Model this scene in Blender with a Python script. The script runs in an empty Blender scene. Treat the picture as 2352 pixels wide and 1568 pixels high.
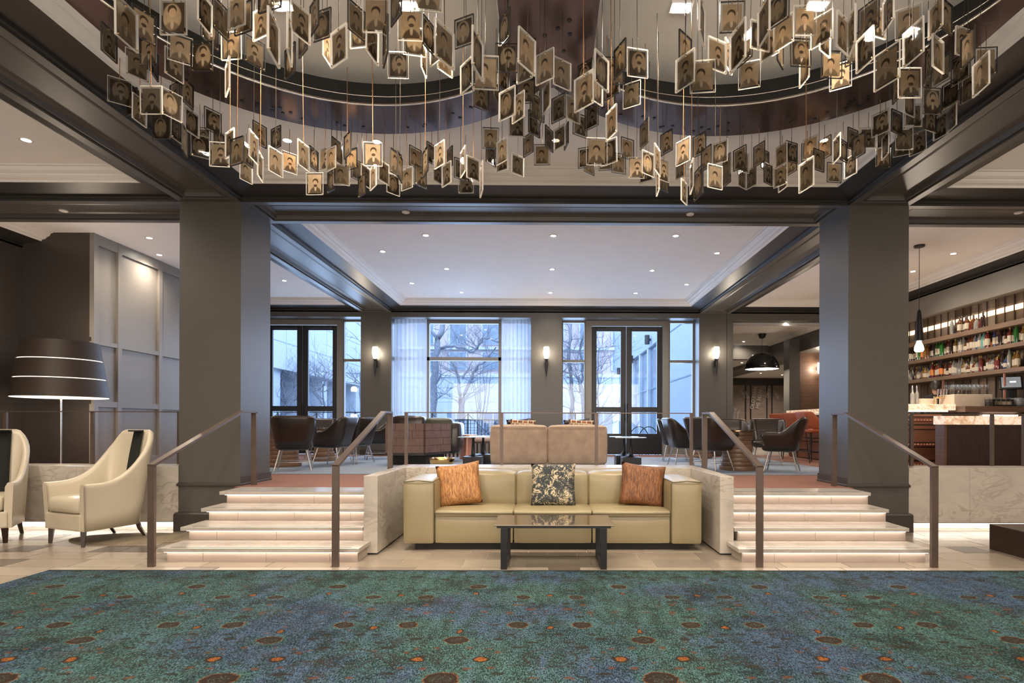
import bpy, bmesh, math, random
from mathutils import Vector, Matrix
from mathutils.geometry import tessellate_polygon
random.seed(7)
sc = bpy.context.scene
COL = sc.collection
R = math.radians
# ------------------------------------------------------------------ camera, world, exposure
F, CX, CY, EYE = 1300.0, 1263.0, 975.0, 1.42
cam = bpy.data.cameras.new('camera'); cam.sensor_width = 36; cam.lens = 36 * F / 2352
cam.shift_x = (1176 - CX) / 2352; cam.shift_y = (CY - 784) / 2352; cam.clip_end = 300
camo = bpy.data.objects.new('camera', cam); COL.objects.link(camo); sc.camera = camo
CM = Matrix.Rotation(-0.0077, 4, 'Z') @ Matrix.Rotation(R(90), 4, 'X') @ Matrix.Rotation(0.0028, 4, 'Z')
camo.matrix_world = Matrix.Translation((0, 0, EYE)) @ CM
sc.view_settings.view_transform = 'Standard'; sc.view_settings.look = 'None'
sc.view_settings.gamma = 1; sc.view_settings.use_curve_mapping = False
sc.view_settings.exposure = 1.12
sc.cycles.use_denoising = True; sc.cycles.use_adaptive_sampling = True; sc.cycles.adaptive_threshold = .035
sc.cycles.max_bounces = 7; sc.cycles.diffuse_bounces = 4; sc.cycles.glossy_bounces = 3
sc.cycles.transmission_bounces = 4; sc.cycles.transparent_max_bounces = 14
sc.cycles.caustics_reflective = False; sc.cycles.caustics_refractive = False
sc.cycles.sample_clamp_indirect = 4
w = bpy.data.worlds.new('sky'); sc.world = w; w.use_nodes = True
bg = w.node_tree.nodes['Background']; bg.inputs[0].default_value = (.52, .70, 1.0, 1); bg.inputs[1].default_value = 2.6

def ray(px, py):
    d = Vector(((px - CX) / F, -(py - CY) / F, -1)); d = CM.to_3x3() @ d; return d
def onY(px, py, Y):
    d = ray(px, py); t = Y / d.y; return (d.x * t, EYE + d.z * t)
def onZ(px, py, z):
    d = ray(px, py); t = (z - EYE) / d.z; return (d.x * t, d.y * t)

def area(name, loc, rot, sx, sy, power, col=(1, 1, 1), spread=180):
    l = bpy.data.lights.new(name, 'AREA'); l.shape = 'RECTANGLE'; l.size = sx; l.size_y = sy
    l.energy = power; l.color = col; l.spread = R(spread)
    o = bpy.data.objects.new(name, l); o.location = loc; o.rotation_euler = rot; COL.objects.link(o); return o
def lamp(name, kind, loc, power, col=(1, .82, .62), r=.05, parent=None, ang=120, blend=.6, rot=(0, 0, 0)):
    l = bpy.data.lights.new(name, kind); l.energy = power; l.color = col; l.shadow_soft_size = r
    if kind == 'SPOT': l.spot_size = R(ang); l.spot_blend = blend
    o = bpy.data.objects.new(name, l); o.location = loc; o.rotation_euler = rot
    if parent: o.parent = parent
    COL.objects.link(o); return o
WARM = (1, .84, .67); NEUT = (1, .86, .70); DAY = (.55, .73, 1)
# daylight arriving through the glazing, and an added, unseen warm fill behind the viewpoint that lifts the ceiling
area('daylight_left', (-6.4, 15.9, 2.6), (R(-90), 0, 0), 3.2, 3.4, 75, DAY)
area('daylight_middle', (-2.2, 15.9, 2.6), (R(-90), 0, 0), 3.4, 3.4, 95, DAY)
area('daylight_right', (2.2, 15.9, 2.6), (R(-90), 0, 0), 3.4, 3.4, 80, DAY)
area('lobby_fill', (0, -5.5, 2.4), (R(103), 0, 0), 12, 3.4, 360, (1, .87, .75))

# ------------------------------------------------------------------ helpers
class MB:
    def __init__(s): s.v = []; s.f = []; s.m = []; s.sm = []
    def add(s, v, f, m=0, sm=False):
        n = len(s.v); s.v += [tuple(p) for p in v]; s.f += [[n + i for i in q] for q in f]
        s.m += [m] * len(f); s.sm += [sm] * len(f); return s
    def box(s, x0, x1, y0, y1, z0, z1, m=0):
        if x0 > x1: x0, x1 = x1, x0
        if y0 > y1: y0, y1 = y1, y0
        if z0 > z1: z0, z1 = z1, z0
        return s.add([(x0,y0,z0),(x1,y0,z0),(x1,y1,z0),(x0,y1,z0),(x0,y0,z1),(x1,y0,z1),(x1,y1,z1),(x0,y1,z1)],
              [(0,3,2,1),(4,5,6,7),(0,1,5,4),(1,2,6,5),(2,3,7,6),(3,0,4,7)], m)
    def bbox(s, x0, x1, y0, y1, z0, z1, b=.01, m=0):
        # chamfered box
        bm = bmesh.new(); bmesh.ops.create_cube(bm, size=1)
        for v in bm.verts:
            v.co = Vector(((x0+x1)/2 + v.co.x*(x1-x0), (y0+y1)/2 + v.co.y*(y1-y0), (z0+z1)/2 + v.co.z*(z1-z0)))
        bmesh.ops.bevel(bm, geom=bm.edges[:], offset=b, segments=2, affect='EDGES', profile=.6)
        bm.verts.index_update()
        s.add([v.co[:] for v in bm.verts], [[v.index for v in f.verts] for f in bm.faces], m); bm.free(); return s
    def soft(s, x0, x1, y0, y1, z0, z1, r=.04, puff=.02, n=6, m=0):
        c = ((x0+x1)/2, (y0+y1)/2, (z0+z1)/2); h = (abs(x1-x0)/2, abs(y1-y0)/2, abs(z1-z0)/2)
        g = [-1 + 2*i/n for i in range(n+1)]
        for ax in range(3):
            for sg in (-1, 1):
                vs = []; fs = []
                a, b = [(1,2),(2,0),(0,1)][ax]
                for i in g:
                    for j in g:
                        p = [0,0,0]; p[ax] = sg; 
                        p[a] = math.copysign(1-(1-abs(i))**1.5, i); p[b] = math.copysign(1-(1-abs(j))**1.5, j)
                        q = [p[k]*h[k] for k in range(3)]
                        k_ = [max(-(h[k]-r), min(h[k]-r, q[k])) for k in range(3)]
                        d = Vector([q[k]-k_[k] for k in range(3)])
                        if d.length > 1e-9: d = d.normalized()*r
                        o = [k_[k]+d[k] for k in range(3)]
                        o[ax] += sg*puff*(1-p[a]**2)*(1-p[b]**2)
                        vs.append([o[k]+c[k] for k in range(3)])
                N = n+1
                for i in range(n):
                    for j in range(n):
                        q = [i*N+j, (i+1)*N+j, (i+1)*N+j+1, i*N+j+1]
                        fs.append(q if sg > 0 else q[::-1])
                s.add(vs, fs, m, True)
        return s
    def tube(s, pts, r, n=8, m=0, cap=True, r2=None):
        pts = [Vector(p) for p in pts]; K = len(pts); rings = []
        up = Vector((0, 0, 1))
        for i, p in enumerate(pts):
            t = (pts[min(i+1, K-1)] - pts[max(i-1, 0)])
            t = t.normalized() if t.length > 1e-9 else Vector((0,0,1))
            a = up if abs(t.dot(up)) < .95 else Vector((1, 0, 0))
            u = t.cross(a).normalized(); v = t.cross(u)
            rr = r if r2 is None else r + (r2-r)*i/(K-1)
            rings.append([p + u*rr*math.cos(2*math.pi*k/n) + v*rr*math.sin(2*math.pi*k/n) for k in range(n)])
        vs = [q for g in rings for q in g]; fs = []
        for i in range(K-1):
            for k in range(n):
                fs.append([i*n+k, i*n+(k+1)%n, (i+1)*n+(k+1)%n, (i+1)*n+k])
        s.add(vs, fs, m, n > 4)
        if cap:
            s.add(rings[0], [list(range(n))[::-1]], m); s.add(rings[-1], [list(range(n))], m)
        return s
    def lathe(s, prof, n=20, c=(0,0,0), m=0, cap=True):
        vs = []; fs = []
        for (r, z) in prof:
            for k in range(n):
                a = 2*math.pi*k/n; vs.append((c[0]+r*math.cos(a), c[1]+r*math.sin(a), c[2]+z))
        for i in range(len(prof)-1):
            for k in range(n):
                fs.append([i*n+k, i*n+(k+1)%n, (i+1)*n+(k+1)%n, (i+1)*n+k])
        s.add(vs, fs, m, True)
        if cap:
            L = len(prof)-1
            if prof[0][0] > 1e-4: s.add(vs[:n], [list(range(n))[::-1]], m)
            if prof[L][0] > 1e-4: s.add(vs[L*n:], [list(range(n))], m)
        return s
    def prism(s, poly, z0, z1, m=0, axis='z'):
        n = len(poly)
        def P(a, b, c): return {'z': (a,b,c), 'x': (c,a,b), 'y': (a,c,b)}[axis]
        vs = [P(a,b,z0) for a,b in poly] + [P(a,b,z1) for a,b in poly]
        fs = [list(range(n))[::-1], list(range(n,2*n))] + [[i,(i+1)%n,n+(i+1)%n,n+i] for i in range(n)]
        return s.add(vs, fs, m)
    def ringloft(s, rect, prof, m=0, mats=None):
        # rect x0,x1,y0,y1; prof list of (inset,z)
        x0,x1,y0,y1 = rect; vs = []; fs = []
        for (i, z) in prof: vs += [(x0+i,y0+i,z),(x1-i,y0+i,z),(x1-i,y1-i,z),(x0+i,y1-i,z)]
        for k in range(len(prof)-1):
            for j in range(4): fs.append([k*4+j, k*4+(j+1)%4, (k+1)*4+(j+1)%4, (k+1)*4+j])
        return s.add(vs, fs, m)
    def grid(s, fn, nu, nv, m=0, closed=False):
        vs = [fn(i/nu, j/nv) for i in range(nu+1) for j in range(nv+1)]; N = nv+1
        fs = [[i*N+j, (i+1)*N+j, (i+1)*N+j+1, i*N+j+1] for i in range(nu) for j in range(nv)]
        return s.add(vs, fs, m, True)
    def xf(s, M):
        s.v = [tuple(M @ Vector(p)) for p in s.v]; return s
    def mesh(s, name, mats, clean=False):
        me = bpy.data.meshes.new(name); me.from_pydata(s.v, [], s.f)
        for mt in (mats if isinstance(mats, (list, tuple)) else [mats]): me.materials.append(mt)
        me.polygons.foreach_set('material_index', s.m); me.polygons.foreach_set('use_smooth', s.sm)
        if clean:
            bm = bmesh.new(); bm.from_mesh(me); bmesh.ops.remove_doubles(bm, verts=bm.verts, dist=.0004)
            bmesh.ops.recalc_face_normals(bm, faces=bm.faces); bm.to_mesh(me); bm.free()
        me.update(); return me
    def build(s, name, mats, parent=None, label=None, cat=None, group=None, kind=None, clean=False, loc=None, rz=0, solid=0):
        o = bpy.data.objects.new(name, s.mesh(name, mats, clean)); COL.objects.link(o)
        if parent is not None: o.parent = parent
        if loc: o.location = loc
        if rz: o.rotation_euler = (0, 0, rz)
        if solid:
            md = o.modifiers.new('thickness', 'SOLIDIFY'); md.thickness = solid; md.offset = 0
        tag(o, label, cat, group, kind); return o
def tag(o, label=None, cat=None, group=None, kind=None):
    if label: o['label'] = label
    if cat: o['category'] = cat
    if group: o['group'] = group
    if kind: o['kind'] = kind
    return o
def thing(name, label, cat, loc=(0,0,0), rz=0, group=None, kind=None):
    o = bpy.data.objects.new(name, None); COL.objects.link(o); o.location = loc; o.rotation_euler = (0,0,rz)
    o.empty_display_size = .1
    return tag(o, label, cat, group, kind)
def copytree(o, loc=None, rz=None, label=None, group=None, parent=None):
    c = o.copy(); COL.objects.link(c)
    if parent is not None: c.parent = parent
    for ch in list(KIDS(o)): copytree(ch, parent=c)
    if loc is not None: c.location = loc
    if rz is not None: c.rotation_euler = (0, 0, rz)
    if label: c['label'] = label
    if group: c['group'] = group
    return c
def KIDS(o): return o.children
S = 'structure'
ORD = ['first','second','third','fourth','fifth','sixth','seventh','eighth','ninth','tenth','eleventh','twelfth','thirteenth','fourteenth','fifteenth','sixteenth','seventeenth','eighteenth','nineteenth','twentieth']
def ordn(i):
    if i < 20: return ORD[i]
    t = {2:'twenty',3:'thirty',4:'forty',5:'fifty'}[(i+1)//10]; u = (i+1) % 10
    return t[:-1]+'ieth' if u == 0 else t + '-' + ORD[u-1]
def numw(n): return ['','one','two','three','four','five','six','seven','eight','nine','ten','eleven','twelve','thirteen','fourteen','fifteen','sixteen','seventeen','eighteen','nineteen','twenty'][n] if n <= 20 else str(n)

# ------------------------------------------------------------------ materials
class NT:
    def __init__(s, name):
        s.mat = bpy.data.materials.new(name); s.mat.use_nodes = True; s.t = s.mat.node_tree; s.n = s.t.nodes
        s.p = s.n['Principled BSDF']; s.out = s.n['Material Output']
    def new(s, t, **k):
        n = s.n.new(t)
        for a, b in k.items(): setattr(n, a, b)
        return n
    def link(s, a, b): s.t.links.new(a, b)
    def set(s, inp, v):
        if hasattr(v, 'is_linked') or isinstance(v, bpy.types.NodeSocket): s.link(v, inp)
        else: inp.default_value = v
    def m(s, op, a, b=0.0, c=0.0, clamp=False):
        n = s.new('ShaderNodeMath', operation=op); n.use_clamp = clamp
        s.set(n.inputs[0], a); s.set(n.inputs[1], b)
        if op in ('MULTIPLY_ADD', 'SMOOTH_MIN', 'WRAP', 'COMPARE'): s.set(n.inputs[2], c)
        return n.outputs[0]
    def mix(s, f, a, b, mode='MIX'):
        n = s.new('ShaderNodeMix', data_type='RGBA', blend_type=mode); n.clamp_factor = True
        s.set(n.inputs[0], f)
        for i, v in ((6, a), (7, b)):
            s.set(n.inputs[i], (v[0], v[1], v[2], 1) if isinstance(v, tuple) else v)
        return n.outputs[2]
    def obj(s):
        return s.new('ShaderNodeTexCoord').outputs['Object']
    def geo(s): return s.new('ShaderNodeNewGeometry').outputs['Position']
    def map(s, v, scale=(1,1,1), rot=(0,0,0), loc=(0,0,0)):
        n = s.new('ShaderNodeMapping'); s.link(v, n.inputs[0]); n.inputs['Scale'].default_value = scale
        n.inputs['Rotation'].default_value = rot; n.inputs['Location'].default_value = loc; return n.outputs[0]
    def noise(s, v, sc=5, det=3, rough=.5, dist=0):
        n = s.new('ShaderNodeTexNoise'); s.link(v, n.inputs['Vector']); n.inputs['Scale'].default_value = sc
        n.inputs['Detail'].default_value = det; n.inputs['Roughness'].default_value = rough
        n.inputs['Distortion'].default_value = dist; return n
    def ramp(s, f, stops):
        n = s.new('ShaderNodeValToRGB'); s.link(f, n.inputs[0]); e = n.color_ramp.elements
        while len(e) < len(stops): e.new(.5)
        for i, (p, c) in enumerate(stops): e[i].position = p; e[i].color = (c[0], c[1], c[2], 1)
        return n.outputs[0]
    def bump(s, h, st=.2, d=.01):
        n = s.new('ShaderNodeBump'); s.link(h, n.inputs['Height']); n.inputs['Strength'].default_value = st
        n.inputs['Distance'].default_value = d; s.link(n.outputs[0], s.p.inputs['Normal'])
    def base(s, c, rough=.5, metal=0, spec=None):
        if isinstance(c, tuple): s.p.inputs['Base Color'].default_value = (c[0], c[1], c[2], 1)
        else: s.link(c, s.p.inputs['Base Color'])
        s.set(s.p.inputs['Roughness'], rough); s.p.inputs['Metallic'].default_value = metal
        if spec is not None: s.p.inputs['Specular IOR Level'].default_value = spec
        return s.mat
def varied(name, c, rough=.5, metal=0, amt=.12, sc=3, stretch=(1,1,1), bump=0, spec=None):
    t = NT(name); n = t.noise(t.map(t.obj(), stretch), sc, 4, .6)
    lo = tuple(x*(1-amt) for x in c); hi = tuple(min(1, x*(1+amt)) for x in c)
    col = t.ramp(n.outputs[0], [(.3, lo), (.7, hi)])
    if bump: t.bump(n.outputs[0], bump, .004)
    return t.base(col, rough, metal, spec)
def emis(name, c, st):
    t = NT(name); t.p.inputs['Emission Color'].default_value = (c[0], c[1], c[2], 1); t.p.inputs['Emission Strength'].default_value = st
    return t.base((c[0]*.5, c[1]*.5, c[2]*.5), .6)
def marble(name, base, vein, sc=1.0, rot=(.3, .5, .9)):
    t = NT(name); g = t.geo(); v = t.map(g, (sc*1.2, sc*1.2, sc*2.2), rot)
    nz = t.noise(v, 1.6, 6, .65, 1.2).outputs[0]
    a = t.m('ABSOLUTE', t.m('SUBTRACT', nz, .5)); a = t.m('MULTIPLY', a, 22); ln = t.m('SUBTRACT', 1, a, clamp=True)
    br = t.noise(v, .9, 2).outputs[0]; ln = t.m('MULTIPLY', ln, t.m('MULTIPLY', t.m('SUBTRACT', br, .38, clamp=True), 4, clamp=True))
    cl = t.noise(v, 2.2, 5, .6).outputs[0]
    b = t.ramp(cl, [(.3, tuple(x*.86 for x in base)), (.7, base)])
    return t.base(t.mix(t.m('MULTIPLY', ln, .75), b, vein), .22)
def glassy(name, tint=(.9, .95, 1), refl=.08, rough=.02):
    t = NT(name); t.n.remove(t.p)
    tr = t.new('ShaderNodeBsdfTransparent'); tr.inputs[0].default_value = (*tint, 1)
    gl = t.new('ShaderNodeBsdfGlossy'); gl.inputs['Roughness'].default_value = rough
    lw = t.new('ShaderNodeLayerWeight'); lw.inputs[0].default_value = .25
    f = t.m('MULTIPLY_ADD', lw.outputs['Fresnel'], .5, refl*.3, clamp=True)
    mx = t.new('ShaderNodeMixShader'); t.link(f, mx.inputs[0]); t.link(tr.outputs[0], mx.inputs[1]); t.link(gl.outputs[0], mx.inputs[2])
    t.link(mx.outputs[0], t.out.inputs[0]); return t.mat
def translucent(name, c, tr=.3, trans=.5):
    t = NT(name); t.n.remove(t.p)
    d = t.new('ShaderNodeBsdfDiffuse'); l = t.new('ShaderNodeBsdfTranslucent'); x = t.new('ShaderNodeBsdfTransparent')
    for n in (d, l): t.set(n.inputs[0], (*c, 1))
    m1 = t.new('ShaderNodeMixShader'); m1.inputs[0].default_value = trans; t.link(d.outputs[0], m1.inputs[1]); t.link(l.outputs[0], m1.inputs[2])
    m2 = t.new('ShaderNodeMixShader'); m2.inputs[0].default_value = tr; t.link(m1.outputs[0], m2.inputs[1]); t.link(x.outputs[0], m2.inputs[2])
    t.link(m2.outputs[0], t.out.inputs[0]); return t.mat
M = {}
def paint(name, c, rough=.38):
    t = NT(name); g = t.geo(); n = t.noise(t.map(g, (2, 2, 60)), 3, 3).outputs[0]
    n2 = t.noise(g, .7, 2).outputs[0]
    c1 = t.ramp(n, [(.3, tuple(x*.93 for x in c)), (.7, tuple(x*1.05 for x in c))])
    c2 = t.mix(t.m('MULTIPLY', n2, .15), c1, tuple(x*.8 for x in c))
    t.bump(n, .05, .002); return t.base(c2, rough, 0, .6)
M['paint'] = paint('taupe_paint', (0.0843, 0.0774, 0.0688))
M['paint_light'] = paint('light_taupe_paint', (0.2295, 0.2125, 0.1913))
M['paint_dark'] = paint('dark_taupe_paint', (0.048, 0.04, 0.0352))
M['trimdark'] = varied('dark_trim', (.05, .045, .04), .35)
M['white'] = varied('white_plaster', (.88, .86, .84), .75, amt=.02)
M['crown'] = varied('white_crown', (.80, .78, .76), .5, amt=.02)
M['black'] = varied('black_metal', (.012, .012, .014), .35, amt=.2)
M['blackmatte'] = varied('black_matte', (.015, .014, .013), .8, amt=.2)
M['bronze'] = varied('brown_bronze', (.115, .082, .065), .38, .35, amt=.1, sc=6)
M['marble'] = marble('white_marble', (0.552, 0.506, 0.4416), (.30, .25, .20), 1.1)
M['marble_step'] = marble('step_marble', (0.468, 0.432, 0.387), (.36, .31, .25), 1.6, (.1, .2, .3))
M['riser'] = varied('riser_tile', (0.378, 0.306, 0.261), .5, amt=.1, sc=4, stretch=(.5,1,3))
M['tile'] = varied('beige_tile', (0.306, 0.255, 0.1997), .26, amt=.07, sc=3)
M['tile2'] = varied('sand_tile', (0.3485, 0.2975, 0.2338), .28, amt=.06, sc=3)
M['tile3'] = varied('greige_tile', (0.238, 0.1997, 0.1615), .28, amt=.08, sc=3)
M['tiledark'] = varied('brown_tile', (.11, .088, .07), .3, amt=.12, sc=4)
M['grout'] = varied('grout', (.44, .39, .32), .8)
M['led'] = emis('warm_led', (1, .86, .73), 6.5)
M['lampw'] = emis('lamp_disc', (1, .93, .80), 60)
M['shade'] = emis('lit_glass_shade', (1, .86, .66), 9)
M['glow'] = emis('lamp_glow', (1, .90, .76), 9)
M['slit'] = emis('lamp_slit', (1, .82, .64), 1.0)
M['plate'] = varied('polished_bronze_plate', (.20, .155, .15), .22, .85, amt=.1, sc=2)
M['brass'] = varied('brass', (.75, .50, .26), .25, 1, amt=.1)
M['gold'] = varied('gold', (.85, .55, .22), .18, 1, amt=.1)
M['chrome'] = varied('nickel', (.62, .60, .57), .25, 1, amt=.08)
M['copper'] = varied('copper', (.62, .30, .22), .35, .7, amt=.1)
M['terracotta'] = varied('terracotta_carpet', (.22, .098, .066), .95, amt=.3, sc=60, bump=.3)
def bluerug():
    t = NT('blue_grey_rug'); g = t.geo(); n = t.noise(t.map(g, (30, 90, 1)), 1.2, 4, .7).outputs[0]
    wv = t.new('ShaderNodeTexWave'); t.link(t.map(g, (9, 9, 1), (0,0,.8)), wv.inputs[0]); wv.inputs['Scale'].default_value = 1.3; wv.inputs['Distortion'].default_value = 2
    c = t.ramp(n, [(.3, (.12, .15, .20)), (.7, (.27, .31, .37))])
    return t.base(t.mix(t.m('MULTIPLY', wv.outputs[1], .3), c, (.34, .37, .42)), .95)
M['bluerug'] = bluerug()
def leather(name, c, rough=.36, bump=.12):
    t = NT(name); g = t.obj(); n = t.noise(g, 2.2, 3).outputs[0]; f = t.noise(g, 60, 3).outputs[0]
    col = t.ramp(n, [(.3, tuple(x*.93 for x in c)), (.7, c)]); t.bump(t.m('ADD', t.m('MULTIPLY', f, .25), n), bump, .01)
    return t.base(col, rough)
M['cream'] = leather('cream_leather', (0.304, 0.252, 0.144))
M['ivory'] = leather('ivory_leather', (.60, .535, .41))
M['blackleather'] = leather('black_leather', (.030, .021, .017), .24, .35)
M['orange'] = leather('orange_leather', (.34, .085, .035), .4)
M['velvet'] = varied('beige_velvet', (0.46, 0.345, 0.255), .85, amt=.16, sc=5, bump=.1)
M['piping'] = varied('dark_piping', (.10, .085, .05), .5)
M['blackvelvet'] = varied('black_velvet', (.008, .010, .008), .9)
def wood(name, c, sc=1, rough=.4, stretch=(2, 2, 30)):
    t = NT(name); n = t.noise(t.map(t.obj(), stretch), sc, 5, .6, .4).outputs[0]
    return t.base(t.ramp(n, [(.25, tuple(x*.65 for x in c)), (.75, tuple(x*1.2 for x in c))]), rough)
M['walnut'] = wood('walnut', (.15, .085, .055))
M['walnut2'] = wood('brown_wood_block', (.17, .095, .07), 1, .4, (20, 2, 4))
M['walnutdark'] = wood('dark_walnut', (.045, .025, .018), 1, .35, (30, 2, 2))
M['shelfwood'] = wood('shelf_wood', (.20, .13, .085), 1, .45, (2, 2, 30))
M['drum'] = wood('turned_wood', (.22, .13, .08), 2, .35, (1.5, 1.5, 14))
M['barbronze'] = varied('pressed_copper_panel', (.30, .135, .085), .42, .4, amt=.15)
def onyx():
    t = NT('lit_onyx'); g = t.geo(); n = t.noise(g, 4, 6, .7, 2).outputs[0]
    c = t.ramp(n, [(.3, (.45, .22, .10)), (.48, (.9, .66, .45)), (.55, (1, .88, .72)), (.7, (.8, .5, .3))])
    t.link(c, t.p.inputs['Emission Color']); t.p.inputs['Emission Strength'].default_value = .24
    return t.base(c, .25)
M['onyx'] = onyx()
def mirror():
    t = NT('bar_mirror'); return t.base((.26, .19, .13), .18, .45)
M['mirror'] = mirror()
M['glass'] = glassy('window_glass', (.93, .96, 1), .1)
M['tableglass'] = glassy('table_glass', (.35, .3, .27), .5)
M['clear'] = glassy('clear_glass', (.93, .95, .95), .25)
M['acryl'] = glassy('clear_acrylic', (.90, .90, .89), .12, .03)
M['edgeb'] = translucent('lit_acrylic_edge', (.95, .90, .82), .1, .55)  # one acrylic edge in two colours: lit here, in shade below
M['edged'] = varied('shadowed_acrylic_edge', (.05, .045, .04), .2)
M['sheer'] = translucent('sheer_curtain', (.66, .70, .78), .30, .5)
M['lampshade'] = varied('bronze_silk_shade', (.045, .030, .022), .5, amt=.15, sc=30)
M['stone'] = None
def facade(name, c, groove=(0, 0)):
    t = NT(name); n = t.noise(t.geo(), 9, 5, .7).outputs[0]
    return t.base(t.ramp(n, [(.3, tuple(x*.9 for x in c)), (.7, c)]), .8)
M['stone'] = facade('pale_stone', (.56, .60, .66))
M['stone2'] = facade('speckled_stone', (.42, .48, .56))
M['brick'] = facade('pink_brick', (.55, .45, .43))
M['bark'] = varied('tree_bark', (.20, .21, .24), .9, amt=.3, sc=12)
M['darkglass'] = varied('dark_window_glass', (.17, .23, .30), .1, amt=.2)
M['paving'] = varied('courtyard_paving', (.34, .36, .38), .8)
M['iron'] = varied('iron', (.02, .022, .025), .5)
def portrait():
    t = NT('sepia_portrait'); t.n.remove(t.p); g = t.obj()
    oi = t.new('ShaderNodeObjectInfo'); sp = t.new('ShaderNodeSeparateXYZ'); t.link(g, sp.inputs[0])
    sc_ = t.new('ShaderNodeSeparateColor'); t.link(oi.outputs['Color'], sc_.inputs[0])
    tone, r1, r2 = sc_.outputs[0], sc_.outputs[1], sc_.outputs[2]
    x = t.m('SUBTRACT', sp.outputs[0], t.m('MULTIPLY_ADD', r1, .03, -.015)); z = sp.outputs[2]
    def ell(cx, cz, rx, rz, soft=.25):
        a = t.m('DIVIDE', t.m('SUBTRACT', x, cx), rx); b = t.m('DIVIDE', t.m('SUBTRACT', z, cz), rz)
        d = t.m('ADD', t.m('MULTIPLY', a, a), t.m('MULTIPLY', b, b))
        return t.m('DIVIDE', t.m('SUBTRACT', 1, d), soft, clamp=True)
    hz = t.m('MULTIPLY_ADD', r2, .026, .006)
    hair = ell(0, t.m('ADD', hz, .014), .030, .032); face = ell(t.m('MULTIPLY_ADD', r2, .006, -.003), t.m('SUBTRACT', hz, .004), .024, .031)
    beard = t.m('MULTIPLY', ell(0, t.m('SUBTRACT', hz, .026), .019, .014), t.m('GREATER_THAN', r1, .5))
    body = ell(0, -.105, .064, .080); shirt = ell(0, -.045, .011, .030)
    n = t.noise(g, 26, 4, .6).outputs[0]
    n2 = t.noise(g, 9, 2).outputs[0]
    bgc = t.mix(n2, (.46, .34, .21), (.80, .65, .45))
    c = t.mix(t.m('MULTIPLY', body, t.m('MULTIPLY_ADD', r1, .5, .45)), bgc, (.07, .045, .025)); c = t.mix(shirt, c, (.75, .63, .47)); c = t.mix(hair, c, (.09, .06, .035))
    c = t.mix(face, c, (.72, .54, .36)); c = t.mix(beard, c, (.14, .09, .05))
    c = t.mix(t.m('MULTIPLY', n, .5), c, (.12, .08, .05))
    ov = t.m('SUBTRACT', 1, ell(0, 0, .062, .088)); ov = t.m('MULTIPLY', ov, t.m('GREATER_THAN', r2, .72))
    c = t.mix(ov, c, (.10, .07, .045))
    k = t.m('MULTIPLY_ADD', tone, 1.5, .24)  # print tone; on the brightest prints the glow of nearby lamps is painted in
    v = t.new('ShaderNodeVectorMath', operation='SCALE'); t.link(c, v.inputs[0]); t.link(k, v.inputs['Scale'])
    d = t.new('ShaderNodeBsdfDiffuse'); l = t.new('ShaderNodeBsdfTranslucent')
    t.link(v.outputs[0], d.inputs[0]); t.link(v.outputs[0], l.inputs[0])
    m1 = t.new('ShaderNodeMixShader'); m1.inputs[0].default_value = .5; t.link(d.outputs[0], m1.inputs[1]); t.link(l.outputs[0], m1.inputs[2])
    x_ = t.new('ShaderNodeBsdfTransparent'); x_.inputs[0].default_value = (1, .93, .82, 1); m2 = t.new('ShaderNodeMixShader'); m2.inputs[0].default_value = .16; t.link(m1.outputs[0], m2.inputs[1]); t.link(x_.outputs[0], m2.inputs[2]); t.link(m2.outputs[0], t.out.inputs[0]); return t.mat
M['portrait'] = portrait()
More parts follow.
